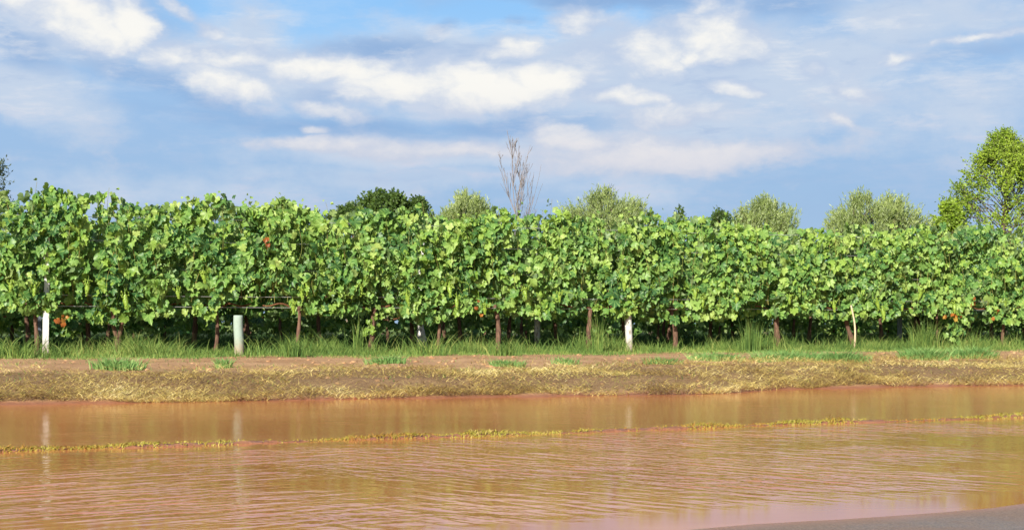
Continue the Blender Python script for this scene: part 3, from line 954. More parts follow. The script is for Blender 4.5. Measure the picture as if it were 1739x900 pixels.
BOTP[:, 1] -= np.where(BOTP[:, 1] > 530, 9, 0)
fa = [float(a_of_px(f_[0])) for f_ in FRONT]
bounds = [fa[0] - 0.7] + [(fa[i_] + fa[i_ + 1]) / 2 for i_ in range(len(fa) - 1)] + [fa[-1] + 0.7]
topF = lambda a: z_of_px(a, TOPP) + 0.085 * sn(a, 31, 6.0) - 0.03
botF = lambda a: z_of_px(a, BOTP)
for i_, (px, fork, lean, lab) in enumerate(FRONT):
    rng = np.random.default_rng(100 + i_)
    a = fa[i_]
    shy = 0.22 if px in (372,) else 0.0
    p = row_pt(a)
    gz = float(ground_z(p[0], p[1]))
    root = empty('grapevine', (p[0], p[1], gz), ROT)
    tag(root, lab, 'grapevine', 'grapevines of the front row')
    hh = 0.86 - gz
    rr_ = 0.88 * {372: .028, 505: .030, 1588: .022, 743: .026, 1700: .03, 1318: .048, 62: .03}.get(px, .040)
    if px == 505:
        hh = 0.6
    G, head = vine_trunk(rng, hh - abs(lean) * 0.4, rr_, fork, lean)
    for g_ in G.v: g_[:, 1] += shy if shy else -0.05
    G.build('trunk', M['vinebark'], root)
    head = head + np.array([0, shy if shy else -0.03, 0])
    cordon(rng, head, bounds[i_] - a + .05, bounds[i_ + 1] - a - .05, 0.895 - gz).build('cordon', M['cane'], root)
    V, Fa, uv, mi, G = canopy(bounds[i_], bounds[i_ + 1], topF, botF, 1.0, 900 + i_, a, gz)
    G.build('shoots', M['shoot'], root)
    link('foliage', mesh_np('foliage', V, Fa, [M['leaf'], M['young']], True, mi, uv), root)
    # bunches of green grapes
    for b_, (bx, by) in enumerate(BUNCHES):
        ab = float(a_of_px(bx, -0.33))
        if bounds[i_] <= ab < bounds[i_ + 1]:
            q2 = row_pt(ab, -0.33)
            zb = CAMZ + (HY - by) / F * q2[1]
            o = link('grape_bunch', BUNCH[b_ % 4], root, (ab - a, -0.34, zb - gz + 0.09))
            o.rotation_euler = (rng.normal(0, .12), rng.normal(0, .12), rng.uniform(0, 6))
    # reddened leaves
    if px in RED:
        P3, S3 = [], []
        for (bx, by, cnt) in RED[px]:
            for _ in range(cnt):
                ab = float(a_of_px(bx + rng.normal(0, 7), -0.36)); q2 = row_pt(ab, -0.36)
                P3.append([ab - a, -0.36 + rng.normal(0, .03), CAMZ + (HY - by - rng.normal(0, 6)) / F * q2[1] - gz]); S3.append(rng.uniform(.045, .085))
        P3 = np.array(P3); nn_ = len(P3)
        V, Fa, uv = leaves(P3, np.stack([rng.normal(0, .5, nn_), np.full(nn_, -1.), rng.normal(.4, .3, nn_)], 1), np.stack([rng.normal(0, .6, nn_), np.zeros(nn_), np.full(nn_, -1.)], 1), np.array(S3), rng)
        o = link('reddened_leaves', mesh_np('reddened_leaves', V, Fa, [M['red']], True, None, uv), root)
        o['label'] = 'orange and red leaves among the green'

# a few leaves sprouting low on the leaning trunk are part of that vine
for o in [o_ for o_ in COL.objects if o_.get('label', '').startswith('grapevine in the front row with a leaning')]:
    rng = np.random.default_rng(77)
    n_ = 16
    P3 = np.stack([rng.normal(0.04, .05, n_), rng.uniform(-.12, -.05, n_), rng.uniform(.26, .55, n_)], 1)
    V, Fa, uv = leaves(P3, np.stack([rng.normal(0, .5, n_), np.full(n_, -1.), rng.normal(.4, .3, n_)], 1), np.stack([rng.normal(0, .6, n_), np.zeros(n_), np.full(n_, -1.)], 1), rng.uniform(.05, .10, n_), rng)
    s_ = link('sprouts', mesh_np('sprouts', V, Fa, [M['young']], True, None, uv), o)
# leaves hanging low at the vine near the right
for o in [o_ for o_ in COL.objects if 'hanging nearly to the grass' in o_.get('label', '')]:
    rng = np.random.default_rng(78)
    n_ = 60
    zz = rng.uniform(.10, .62, n_)
    P3 = np.stack([rng.normal(0.30, .07, n_) - (0.62 - zz) * 0.25, rng.uniform(-.35, -.15, n_), zz], 1)
    V, Fa, uv = leaves(P3, np.stack([rng.normal(0, .5, n_), np.full(n_, -1.), rng.normal(.4, .3, n_)], 1), np.stack([rng.normal(0, .6, n_), np.zeros(n_), np.full(n_, -1.)], 1), rng.uniform(.06, .12, n_), rng)
    link('hanging_leaves', mesh_np('hanging_leaves', V, Fa, [M['leaf']], True, None, uv), o)

# ------------------------------------------------------------------ rows behind
RS = 2.2
tb = lambda a: np.full_like(np.asarray(a, float), 1.93) + 0.10 * sn(np.asarray(a, float), 41, 3.0)
bb = lambda a: np.full_like(np.asarray(a, float), 0.36) + 0.08 * sn(np.asarray(a, float), 42, 5.0)
protos = []
for v_ in range(4):
    rng = np.random.default_rng(700 + v_)
    root = empty('grapevine', (0, 0, 0), ROT)
    G, head = vine_trunk(rng, .62, .028, False, rng.normal(0, .05))
    G.build('trunk', M['vinebark'], root)
    cordon(rng, head, -.68, .68, .66).build('cordon', M['cane'], root)
    aa = 20.0 + v_ * 3
    V, Fa, uv, mi, G = canopy(aa - .72, aa + .72, tb, bb, 0.85, 720 + v_, aa, 0.0, LT_LO)
    link('foliage', mesh_np('foliage', V, Fa, [M['leaf'], M['young']], True, mi, uv), root)
    protos.append(root)
used = [False] * 4
# trunks that can be made out under the front row: (row, photo column, label)
SEEN = {(1, 543): 'shaded second-row grapevine, thin dark trunk between the concrete post and the leaning trunk',
        (1, 864): 'shaded grapevine behind the front row, dark trunk just right of the straight red-brown trunk',
        (1, 1374): 'shaded grapevine behind the front row, dark trunk left of the pale bare stake',
        (1, 1497): 'shaded grapevine behind the front row, short dark trunk right of the pale bare stake',
        (1, 1205): 'shaded grapevine behind the front row, between the slim trunk and the wispy tall grass',
        (1, 1060): 'shaded grapevine behind the front row, right behind the flaking white post',
        (1, 700): 'shaded grapevine behind the front row, beside the leaning white props',
        (1, 330): 'shaded grapevine behind the front row, left of the thin shaded trunk',
        (1, 150): 'shaded grapevine behind the front row, left of the forked trunk',
        (1, 1620): 'shaded grapevine behind the front row, behind the hanging leaves near the right edge'}
for rI in range(1, 6):
    off = RS * rI
    alist = [(float(a_of_px(px_, off)), lb_) for (r_, px_), lb_ in SEEN.items() if r_ == rI]
    a = float(a_of_px(-330, off))
    aend = float(a_of_px(2050, off))
    rr0 = np.random.default_rng(60 + rI)
    while a < aend:
        if all(abs(a - b_) > 0.75 for b_, _ in alist):
            alist.append((a, None)); a += 1.4 + rr0.uniform(-.06, .06)
        else:
            a += 0.12
    for ai, (a, lb_) in enumerate(sorted(alist)):
        vI = int(rr0.integers(0, 4))
        src = protos[vI]
        if not used[vI]:
            o = src; used[vI] = True
        else:
            o = src.copy(); COL.objects.link(o)
            for ch in src.children:
                c2 = ch.copy(); COL.objects.link(c2); c2.parent = o
        p = row_pt(a, off)
        o.location = (p[0], p[1], float(ground_z(p[0], p[1])) + (0.16 if rI == 1 else 0.0 if rI == 2 else -.12))
        o.rotation_euler = (0, 0, ROT + (math.pi if rr0.random() < .5 else 0))
        o.scale = (1, 1, rr0.uniform(.94, 1.05))
        tag(o, lb_ or 'shaded grapevine in the rows behind, mostly hidden by the front row', 'grapevine', 'grapevines of the rows behind')

# ------------------------------------------------------------------ posts, stake, wires
def world_at(px, off, z=None):
    a = float(a_of_px(px, off))
    p = row_pt(a, off)
    return a, p, float(ground_z(p[0], p[1]))


def angle_post(px, off, ztop, lab, mat='white', lean=0.0, w=0.06, sunk=0.3, group=None):
    """trellis post of folded profile with wire notches"""
    a, p, gz = world_at(px, off)
    root = empty('trellis_post', (p[0], p[1], gz), ROT + R(8))
    root.rotation_euler = (0, lean, ROT + R(8))
    tag(root, lab, 'post', group)
    h = ztop - gz
    # C-profile outline
    t_ = 0.006
    prof = np.array([[-w / 2, -w / 2], [w / 2, -w / 2], [w / 2, w / 2], [w / 2 - .014, w / 2], [w / 2 - .014, w / 2 - t_], [w / 2 - t_, w / 2 - t_], [w / 2 - t_, -w / 2 + t_],
                     [-w / 2 + t_, -w / 2 + t_], [-w / 2 + t_, w / 2 - t_], [-w / 2 + .014, w / 2 - t_], [-w / 2 + .014, w / 2], [-w / 2, w / 2]])
    zs = np.array([-sunk, 0, h * .25, h * .5, h * .75, h])
    n_ = len(prof)
    V = np.concatenate([np.concatenate([prof, np.full((n_, 1), z)], 1) for z in zs])
    f = [[l * n_ + i1, l * n_ + (i1 + 1) % n_, (l + 1) * n_ + (i1 + 1) % n_, (l + 1) * n_ + i1] for l in range(len(zs) - 1) for i1 in range(n_)]
    me = bpy.data.meshes.new('shaft')
    me.from_pydata(V.tolist(), [], f + [list(range((len(zs) - 1) * n_, len(zs) * n_))])
    me.materials.append(M[mat])
    link('shaft', me, root)
    G = Geo()
    for zz in np.arange(0.55, h - .05, 0.3):
        G.tube([[-w / 2 - .012, 0, zz], [-w / 2 - .002, 0, zz]], .006, 6)
        G.tube([[w / 2 + .002, 0, zz], [w / 2 + .012, 0, zz]], .006, 6)
    G.build('wire_hooks', M['galv'], root)
    return root


def round_post(name, px, off, ztop, lab, mat, r, lean=0.0, group=None, sides=20, taper=0.92, leany=0.0):
    a, p, gz = world_at(px, off)
    root = link(name, None)
    G = Geo()
    h = ztop - gz
    t = np.linspace(0, 1, 14)
    rr = r * (1 - (1 - taper) * t)
    rng = np.random.default_rng(int(abs(px)))
    pts = np.stack([lean * h * t + .004 * np.sin(t * 6), leany * h * t, h * t], 1)
    pts = np.vstack([pts[:1] - [0, 0, .3], pts, pts[-1:] + [0, 0, .006]])
    rr = np.concatenate([[r], rr, [rr[-1] * .86]])
    G.tube(pts, rr, sides)
    bpy.data.objects.remove(root)
    o = G.build(name, M[mat])
    o.location = (p[0], p[1], gz); o.rotation_euler = (0, 0, ROT)
    tag(o, lab, 'post', group)
    return o


yr = lambda px, off: row_pt(float(a_of_px(px, off)), off)[1]
ztop = lambda py, px, off: CAMZ + (HY - py) / F * yr(px, off)
angle_post(77, -0.16, ztop(400, 77, -0.16), 'slim white-painted folded metal post standing in the grass at the far left', 'white', 0.012, 0.062, group='white posts of the front row')
round_post('trellis_post', 1069, -0.16, ztop(440, 1056, -0.16), 'leaning round post with flaking white paint, right of centre in the front row', 'flaky', 0.052, -0.055, 'white posts of the front row')
# short concrete post: two pieces
o = round_post('concrete_post', 406, -0.34, ztop(536, 404, -0.34), 'short thick pale concrete post cut off at knee height under the bare wire', 'concrete', 0.063, -0.02, None, 28, 0.97)
round_post('trellis_post', 912, RS, ztop(380, 912, RS), 'round white post of the second row, seen between the two brown trunks in the middle', 'flaky', 0.05, 0.0, 'white posts of the rows behind')
round_post('trellis_post', 712, RS * .9, ztop(400, 712, RS), 'upright white prop of the second row, left one of the leaning pair', 'flaky', 0.045, 0.03, 'white posts of the rows behind')
round_post('prop', 724, RS * .75, ztop(520, 716, RS), 'short white prop leaning against the post of the second row', 'flaky', 0.035, -0.22, 'white posts of the rows behind')
angle_post(1528, RS, ztop(410, 1528, RS), 'bluish grey metal post of the second row in shade at the right', 'galv', 0, .06)
angle_post(66, RS, ztop(400, 66, RS), 'bluish grey metal post of the second row in shade behind the slim white post', 'galv', 0, .06)
# pale bare stake
a, p, gz = world_at(1450, -0.36)
G = Geo()
t = np.linspace(0, 1, 12)
hh = ztop(516, 1448, -.36) - gz
G.tube(np.stack([-0.055 * t + 0.055 * np.sin(t * np.pi) * .9, 0 * t, hh * t - .02], 1), np.linspace(.017, .012, 12), 8)
o = G.build('stake', M['cut']); o.location = (p[0], p[1], gz); o.rotation_euler = (0, 0, ROT)
tag(o, 'thin pale peeled wooden stake, slightly bowed, beside a crooked vine trunk', 'stake')
# wires
for zi, (zw, yo, lab) in enumerate([(0.86, -.08, 'lowest trellis wire of the front row, bare across the gap above the short concrete post'),
                                    (1.00, -.10, 'second trellis wire from the ground in the front row, glimpsed in the gap'),
                                    (1.35, .0, 'third trellis wire from the ground in the front row, mostly under leaves'),
                                    (1.71, .0, 'fourth trellis wire from the ground in the front row, mostly under leaves'),
                                    (2.01, .0, 'topmost trellis wire of the front row, buried in leaves')]):
    G = Geo()
    aa = np.linspace(fa[0] - .5, fa[-1] + .5, 60)
    pp = row_pt(aa, yo)
    G.tube(np.concatenate([pp, (zw + 0.004 * np.sin(aa * 1.3 + zi))[:, None]], 1), 0.0035, 5)
    o = G.build('trellis_wire', M['wire'])
    tag(o, lab, 'wire', 'trellis wires of the front row')


# ------------------------------------------------------------------ grasses
def scatter_strip(n, u0, u1, px0, px1, rng, power=1.0):
    """points between the water edge (u = 0) and the row (u = 1), over photo columns px0..px1 and beyond"""
    x = rng.uniform((px0 - CX) / F * 21, (px1 - CX) / F * 23, n)
    u = u0 + (u1 - u0) * rng.random(n) ** power
    ye = lin_ext(EDGE, x)
    y = ye + u * (yrow(x) - ye)
    return x, y, u


def unit2(n, rng):
    a = rng.uniform(0, 2 * np.pi, n)
    return np.stack([np.cos(a), np.sin(a)], 1)


rng = np.random.default_rng(11)
# 1. mown grass lying on the bank
def strands(n, u0, u1, mat, name, lab, seed, wmul=1.0, patchseed=51, thr=-0.22):
    rng = np.random.default_rng(seed)
    x, y, u = scatter_strip(n, u0, u1, -420, 2150, rng, 1.9)
    # clumps
    cl = sn2(x, y, patchseed, 2.6)
    keep = (cl + rng.normal(0, .30, n) > thr) & (u < np.interp(x, [-5, 0, 4], [.27, .30, .44]) + 0.06 * sn(x, 52, 2.0) + 0.04 * rng.normal(0, 1, n)) & (u > 0.006 * sn(x, 53, 3.0))
    x, y = x[keep], y[keep]
    m_ = len(x)
    pile = 0.075 * np.clip(sn2(x, y, 54, 4.0) + .35, 0, 1.3)
    z = ground_z(x, y) + rng.random(m_) * (0.015 + pile)
    Lh = rng.uniform(.06, .25, m_)
    # lying: swept direction mostly along the bank, with swirls
    ang = 0.4 + 1.5 * sn2(x, y, 55, 2.2) + rng.normal(0, .75, m_)
    d = np.stack([np.cos(ang), np.sin(ang)], 1) * np.where(rng.random(m_) < .5, 1, -1)[:, None]
    h = Lh * rng.uniform(.03, .42, m_)
    V, Fa = blades(np.stack([x, y, z], 1), h, d, Lh / np.maximum(h, .004) * .8, rng.uniform(.003, .007, m_) * wmul, rng, droop=rng.uniform(.1, 1.1, m_), segs=3)
    o = link(name, mesh_np(name, V, Fa, mat))
    tag(o, lab, 'grass', kind='stuff')


strands(150000, 0.0, 0.50, M['straw'], 'mown_grass', 'dry yellow-brown mown grass lying in swathes on the bank above the water', 201)
strands(20000, 0.02, 0.42, M['mowngreen'], 'mown_grass', 'greenish freshly cut grass mixed into the dry swathes on the bank', 202, patchseed=56, thr=.15)

# stray straws on the bare earth strip
r5 = np.random.default_rng(205)
x, y, u = scatter_strip(9000, 0.22, 0.92, -420, 2150, r5)
keep = sn2(x, y, 57, 2.0) + r5.normal(0, .4, 9000) > .1
x, y = x[keep], y[keep]; m_ = len(x)
Lh = r5.uniform(.05, .25, m_); h = Lh * r5.uniform(.01, .15, m_)
V, Fa = blades(np.stack([x, y, ground_z(x, y) + .003], 1), h, unit2(m_, r5), Lh / np.maximum(h, .002) * .9, r5.uniform(.003, .008, m_), r5, segs=3)
o = link('stray_straw', mesh_np('stray_straw', V, Fa, M['straw']))
tag(o, 'stray straws scattered over the bare earth above the mown swathes', 'straw', kind='stuff')
# clods of earth
V, Fc_, n0 = [], [], 0
for c_ in range(420):
    xx = r5.uniform(-6.5, 8.5); uu = r5.uniform(.02, .85) ** 1.3
    yy = float(lin_ext(EDGE, xx)); yy += uu * (float(yrow(xx)) - yy)
    sz_ = r5.uniform(.008, .030)
    vv = ICO[0] * sz_ * (1 + r5.normal(0, .22, (len(ICO[0]), 1))) * [1.2, 1, .6] + [xx, yy, float(ground_z(xx, yy)) + sz_ * .1]
    V.append(vv); Fc_.append(ICO[1] + n0); n0 += len(vv)
o = link('earth_clods', mesh_np('earth_clods', np.vstack(V), np.vstack(Fc_), M['soil'], False))
tag(o, 'small crumbled clods of red-brown earth strewn over the bank', 'earth', kind='stuff')

# 2. green grass at the foot of the vines
parts = []
n = 60000
x, y, u = scatter_strip(n, 0.70, 1.06, -420, 2150, rng)
keep = (u > 0.83 + 0.10 * sn(x, 61, 2.3) + rng.normal(0, .045, n))
x, y, u = x[keep], y[keep], u[keep]
m_ = len(x)
h = (0.04 + 0.13 * rng.random(m_) ** 1.8) * (0.7 + 0.6 * np.clip(sn2(x, y, 62, 2.0) + .5, 0, 1.5)) * np.clip((u - .78) * 6, .3, 1.2)
parts.append(blades(np.stack([x, y, ground_z(x, y)], 1), h, unit2(m_, rng), rng.uniform(.2, 1.0, m_), rng.uniform(.005, .010, m_), rng, droop=rng.uniform(.1, .6, m_)))
# taller wispy blades in tufts
n = 22000
x, y, u = scatter_strip(n, 0.93, 1.07, -420, 2150, rng)
keep = rng.random(n) < np.clip(sn(x, 63, 3.0) * 1.1 + .45, 0.10, 1)
x, y = x[keep], y[keep]; m_ = len(x)
h = rng.uniform(.14, .55, m_) * (0.75 + .35 * np.clip(sn(x, 64, 2.0), -1, 1))
parts.append(blades(np.stack([x, y, ground_z(x, y)], 1), h, unit2(m_, rng), rng.uniform(.1, .9, m_), rng.uniform(.004, .009, m_), rng, droop=rng.uniform(.1, .75, m_), segs=6)) if False else None
parts = [p_ for p_ in parts if p_ is not None]
V, Fa = merge(parts)
o = link('grass', mesh_np('grass', V, Fa, M['grass']))
tag(o, 'short green grass growing along the foot of the front row of vines', 'grass', kind='stuff')
V, Fa = blades(np.stack([x, y, ground_z(x, y)], 1), h, unit2(m_, rng), rng.uniform(.1, .9, m_), rng.uniform(.004, .009, m_), rng, droop=rng.uniform(.1, .75, m_), segs=6)
o = link('tall_grass', mesh_np('tall_grass', V, Fa, M['grass']))
tag(o, 'tall wispy green grass bending under the front row of vines', 'grass', kind='stuff')

# 3. thin green regrowth on the dirt and among the mown grass
n = 14000
x, y, u = scatter_strip(n, 0.10, 0.95, -420, 2150, rng)
keep = sn2(x, y, 65, 3.0) + rng.normal(0, .2, n) > .45
x, y = x[keep], y[keep]; m_ = len(x)
V, Fa = blades(np.stack([x, y, ground_z(x, y)], 1), rng.uniform(.02, .08, m_), unit2(m_, rng), rng.uniform(.3, 1.2, m_), rng.uniform(.004, .008, m_), rng)
o = link('grass', mesh_np('grass', V, Fa, M['grass']))
tag(o, 'sparse short green shoots of grass on the red-brown earth of the bank', 'grass', kind='stuff')

# 4. shaded grass between the rows
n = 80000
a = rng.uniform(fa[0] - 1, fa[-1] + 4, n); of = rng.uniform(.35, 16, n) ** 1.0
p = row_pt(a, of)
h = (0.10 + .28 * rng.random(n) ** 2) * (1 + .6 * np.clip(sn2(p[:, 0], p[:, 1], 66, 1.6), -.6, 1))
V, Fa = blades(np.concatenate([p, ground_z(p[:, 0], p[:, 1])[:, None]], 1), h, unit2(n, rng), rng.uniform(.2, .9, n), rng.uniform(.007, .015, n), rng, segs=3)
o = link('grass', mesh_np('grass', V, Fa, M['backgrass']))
tag(o, 'green grass between the rows of vines, coloured darker for the shade there', 'grass', kind='stuff')

# 5. grass strip standing out of the flood
n = 26000
x = rng.uniform(-9, 12, n)
yi = lin_ext(ISLE, x) + 0.05 * sn(x, 15, 2.0) + rng.normal(0, .04, n) * (1.2 + .7 * sn(x, 70, 5.0))
dens = np.clip(.50 + .65 * sn(x, 67, 3.1) + .4 * sn(x, 68, 9.0), 0.12, 1)
keep = rng.random(n) < dens
x, yi, dd = x[keep], yi[keep], dens[keep]; m_ = len(x)
h = rng.uniform(.006, .034, m_) * np.clip(.35 + .8 * dd * (1 + .6 * sn(x, 69, 14.0)), .2, 1.4) * np.where(rng.random(m_) < .04, 1.8, 1)
V, Fa = blades(np.stack([x, yi, np.maximum(ground_z(x, yi), -.004)], 1), h, unit2(m_, rng), rng.uniform(.3, 1.6, m_), rng.uniform(.005, .010, m_), rng)
o = link('grass', mesh_np('grass', V, Fa, M['island']))
tag(o, 'yellow-green grass strip standing out of the brown flood water', 'grass', kind='stuff')


# 6. separate clumps
def clump(name, px, py, zg, wx_, wy_, h0, h1, n, mat, lab, cat, seed, lean=(.2, 1.0), width=(.008, .015), group=None, segs=4, droop=(.1, .6)):
    rng = np.random.default_rng(seed)
    ys = np.arange(10, 30, .01)
    xs = (px - CX) / F * ys
    Yd = float(ys[np.argmax(ground_z(xs, ys) >= CAMZ - (py - HY) / F * ys)])
    xw = (px - CX) / F * Yd
    gz = float(ground_z(xw, Yd))
    r_ = rng.normal(0, .5, (n, 2)).clip(-1.05, 1.05)
    x, y = xw + r_[:, 0] * wx_, Yd + r_[:, 1] * wy_
    z = ground_z(x, y)
    d = norm(r_ + rng.normal(0, .5, (n, 2)))
    V, Fa = blades(np.stack([x - xw, y - Yd, z - gz], 1), rng.uniform(h0, h1, n), d, rng.uniform(*lean, n), rng.uniform(*width, n), rng, droop=rng.uniform(*droop, n), segs=segs)
    o = link(name, mesh_np(name, V, Fa, mat), None, (xw, Yd, gz))
    return tag(o, lab, cat, group)


WG = 'blue-green weed clumps at the foot of the vines'
clump('weed_clump', 203, 628, .42, .22, 0.21, 0.066, 0.180, 630, M['couch'], 'bushy blue-green weed clump on the bare earth below the forked trunk', 'weed', 1, group=WG)
clump('weed_clump', 380, 624, .42, .07, 0.10, 0.066, 0.156, 165, M['couch'], 'small blue-green weed on the earth left of the concrete post foot', 'weed', 2, group=WG)
clump('weed_clump', 655, 618, .42, .20, 0.16, 0.055, 0.144, 300, M['couch'], 'low green weed on the earth right of the leaning trunk', 'weed', 3, group=WG)
clump('weed_clump', 862, 622, .42, .17, 0.13, 0.033, 0.108, 480, M['couch'], 'flat pale green weed on the earth below the straight red-brown trunk', 'weed', 4, group=WG)
clump('weed_clump', 960, 618, .42, .14, 0.13, 0.033, 0.120, 180, M['couch'], 'low green weed on the earth left of the wavy trunk', 'weed', 5, group=WG)
clump('weed_clump', 1125, 618, .42, .20, 0.18, 0.044, 0.120, 300, M['couch'], 'low green weed on the earth below the slim red-brown trunk', 'weed', 6, group=WG)
clump('weed_clump', 1215, 612, .42, .30, 0.33, 0.055, 0.144, 630, M['couch'], 'spreading green weed patch left of the thick pale trunk', 'weed', 7, group=WG)
clump('weed_clump', 1335, 614, .42, .35, 0.36, 0.077, 0.192, 1200, M['couch'], 'lush blue-green weed patch below the thick pale trunk', 'weed', 8, group=WG)
clump('weed_clump', 1425, 613, .42, .28, 0.33, 0.077, 0.180, 900, M['couch'], 'lush blue-green weed patch below the bare stake', 'weed', 9, group=WG)
clump('weed_clump', 1570, 610, .42, .26, 0.33, 0.088, 0.204, 900, M['couch'], 'lush blue-green weed patch below the hanging leaves', 'weed', 10, group=WG)
clump('weed_clump', 1650, 608, .42, .26, 0.29, 0.088, 0.204, 900, M['couch'], 'lush blue-green weed patch left of the last thin trunk', 'weed', 11, group=WG)
TG = 'tall grass tufts under the vines'
clump('grass_tuft', 500, 606, .5, .18, .12, .22, .46, 90, M['grass'], 'tuft of long grass right of the concrete post under the bare wire', 'grass tuft', 21, (.1, .6), (.006, .011), TG, 7)
clump('grass_tuft', 432, 607, .5, .12, .08, .35, .52, 14, M['grass'], 'few long arching grass stems beside the concrete post', 'grass tuft', 22, (.3, .9), (.007, .011), TG, 9, (.4, .8))
clump('grass_tuft', 607, 602, .5, .06, .05, .45, .72, 34, M['grass'], 'tall upright grass stems left of the leaning trunk', 'grass tuft', 23, (.02, .15), (.006, .010), TG, 6)
clump('grass_tuft', 730, 604, .5, .25, .12, .2, .48, 110, M['grass'], 'wide tuft of bent grass before the leaning white props', 'grass tuft', 24, (.2, .9), (.006, .011), TG, 7)
clump('grass_tuft', 1016, 600, .5, .07, .05, .45, .75, 50, M['grass'], 'tall grass stems close right of the wavy trunk', 'grass tuft', 25, (.03, .25), (.006, .010), TG, 6)
clump('grass_tuft', 1276, 598, .5, .12, .08, .4, .68, 120, M['grass'], 'wispy tall column of grass left of the thick pale trunk', 'grass tuft', 26, (.02, .2), (.005, .009), TG, 6)
clump('grass_tuft', 1572, 594, .5, .20, .10, .4, .66, 240, M['grass'], 'dense feathery tall grass left of the hanging leaves', 'grass tuft', 27, (.05, .45), (.005, .008), TG, 6)
clump('grass_tuft', 855, 604, .5, .2, .1, .15, .35, 120, M['grass'], 'bright grass tuft around the straight red-brown trunk', 'grass tuft', 28, (.2, .8), (.006, .010), TG, 6)
clump('grass_tuft', 20, 608, .5, .4, .12, .2, .45, 160, M['grass'], 'long bent grass left of the slim white post', 'grass tuft', 29, (.3, 1.1), (.006, .011), TG, 7)
clump('grass_tuft', 250, 606, .5, .5, .12, .15, .4, 170, M['grass'], 'long bent grass right of the forked trunk', 'grass tuft', 30, (.3, 1.1), (.006, .011), TG, 7)


# ------------------------------------------------------------------ trees behind the vineyard
def diamonds(pos, axis_, nrm, L, Wd):
    """leaf = folded diamond of 2 quads"""
    axis_ = norm(axis_); nrm = norm(nrm)
    sx = norm(np.cross(axis_, nrm)); nr = np.cross(sx, axis_)
    n = len(pos)
    b = pos; tp_ = pos + axis_ * L[:, None]
    mid = pos + axis_ * (L * .45)[:, None]
    l_ = mid - sx * (Wd / 2)[:, None] + nr * (Wd * .15)[:, None]
    r_ = mid + sx * (Wd / 2)[:, None] + nr * (Wd * .15)[:, None]
    V = np.stack([b, l_, tp_, r_], 1).reshape(-1, 3)
    i0 = np.arange(n) * 4
    return V, np.concatenate([np.stack([i0, i0 + 2, i0 + 1], 1), np.stack([i0, i0 + 3, i0 + 2], 1)])


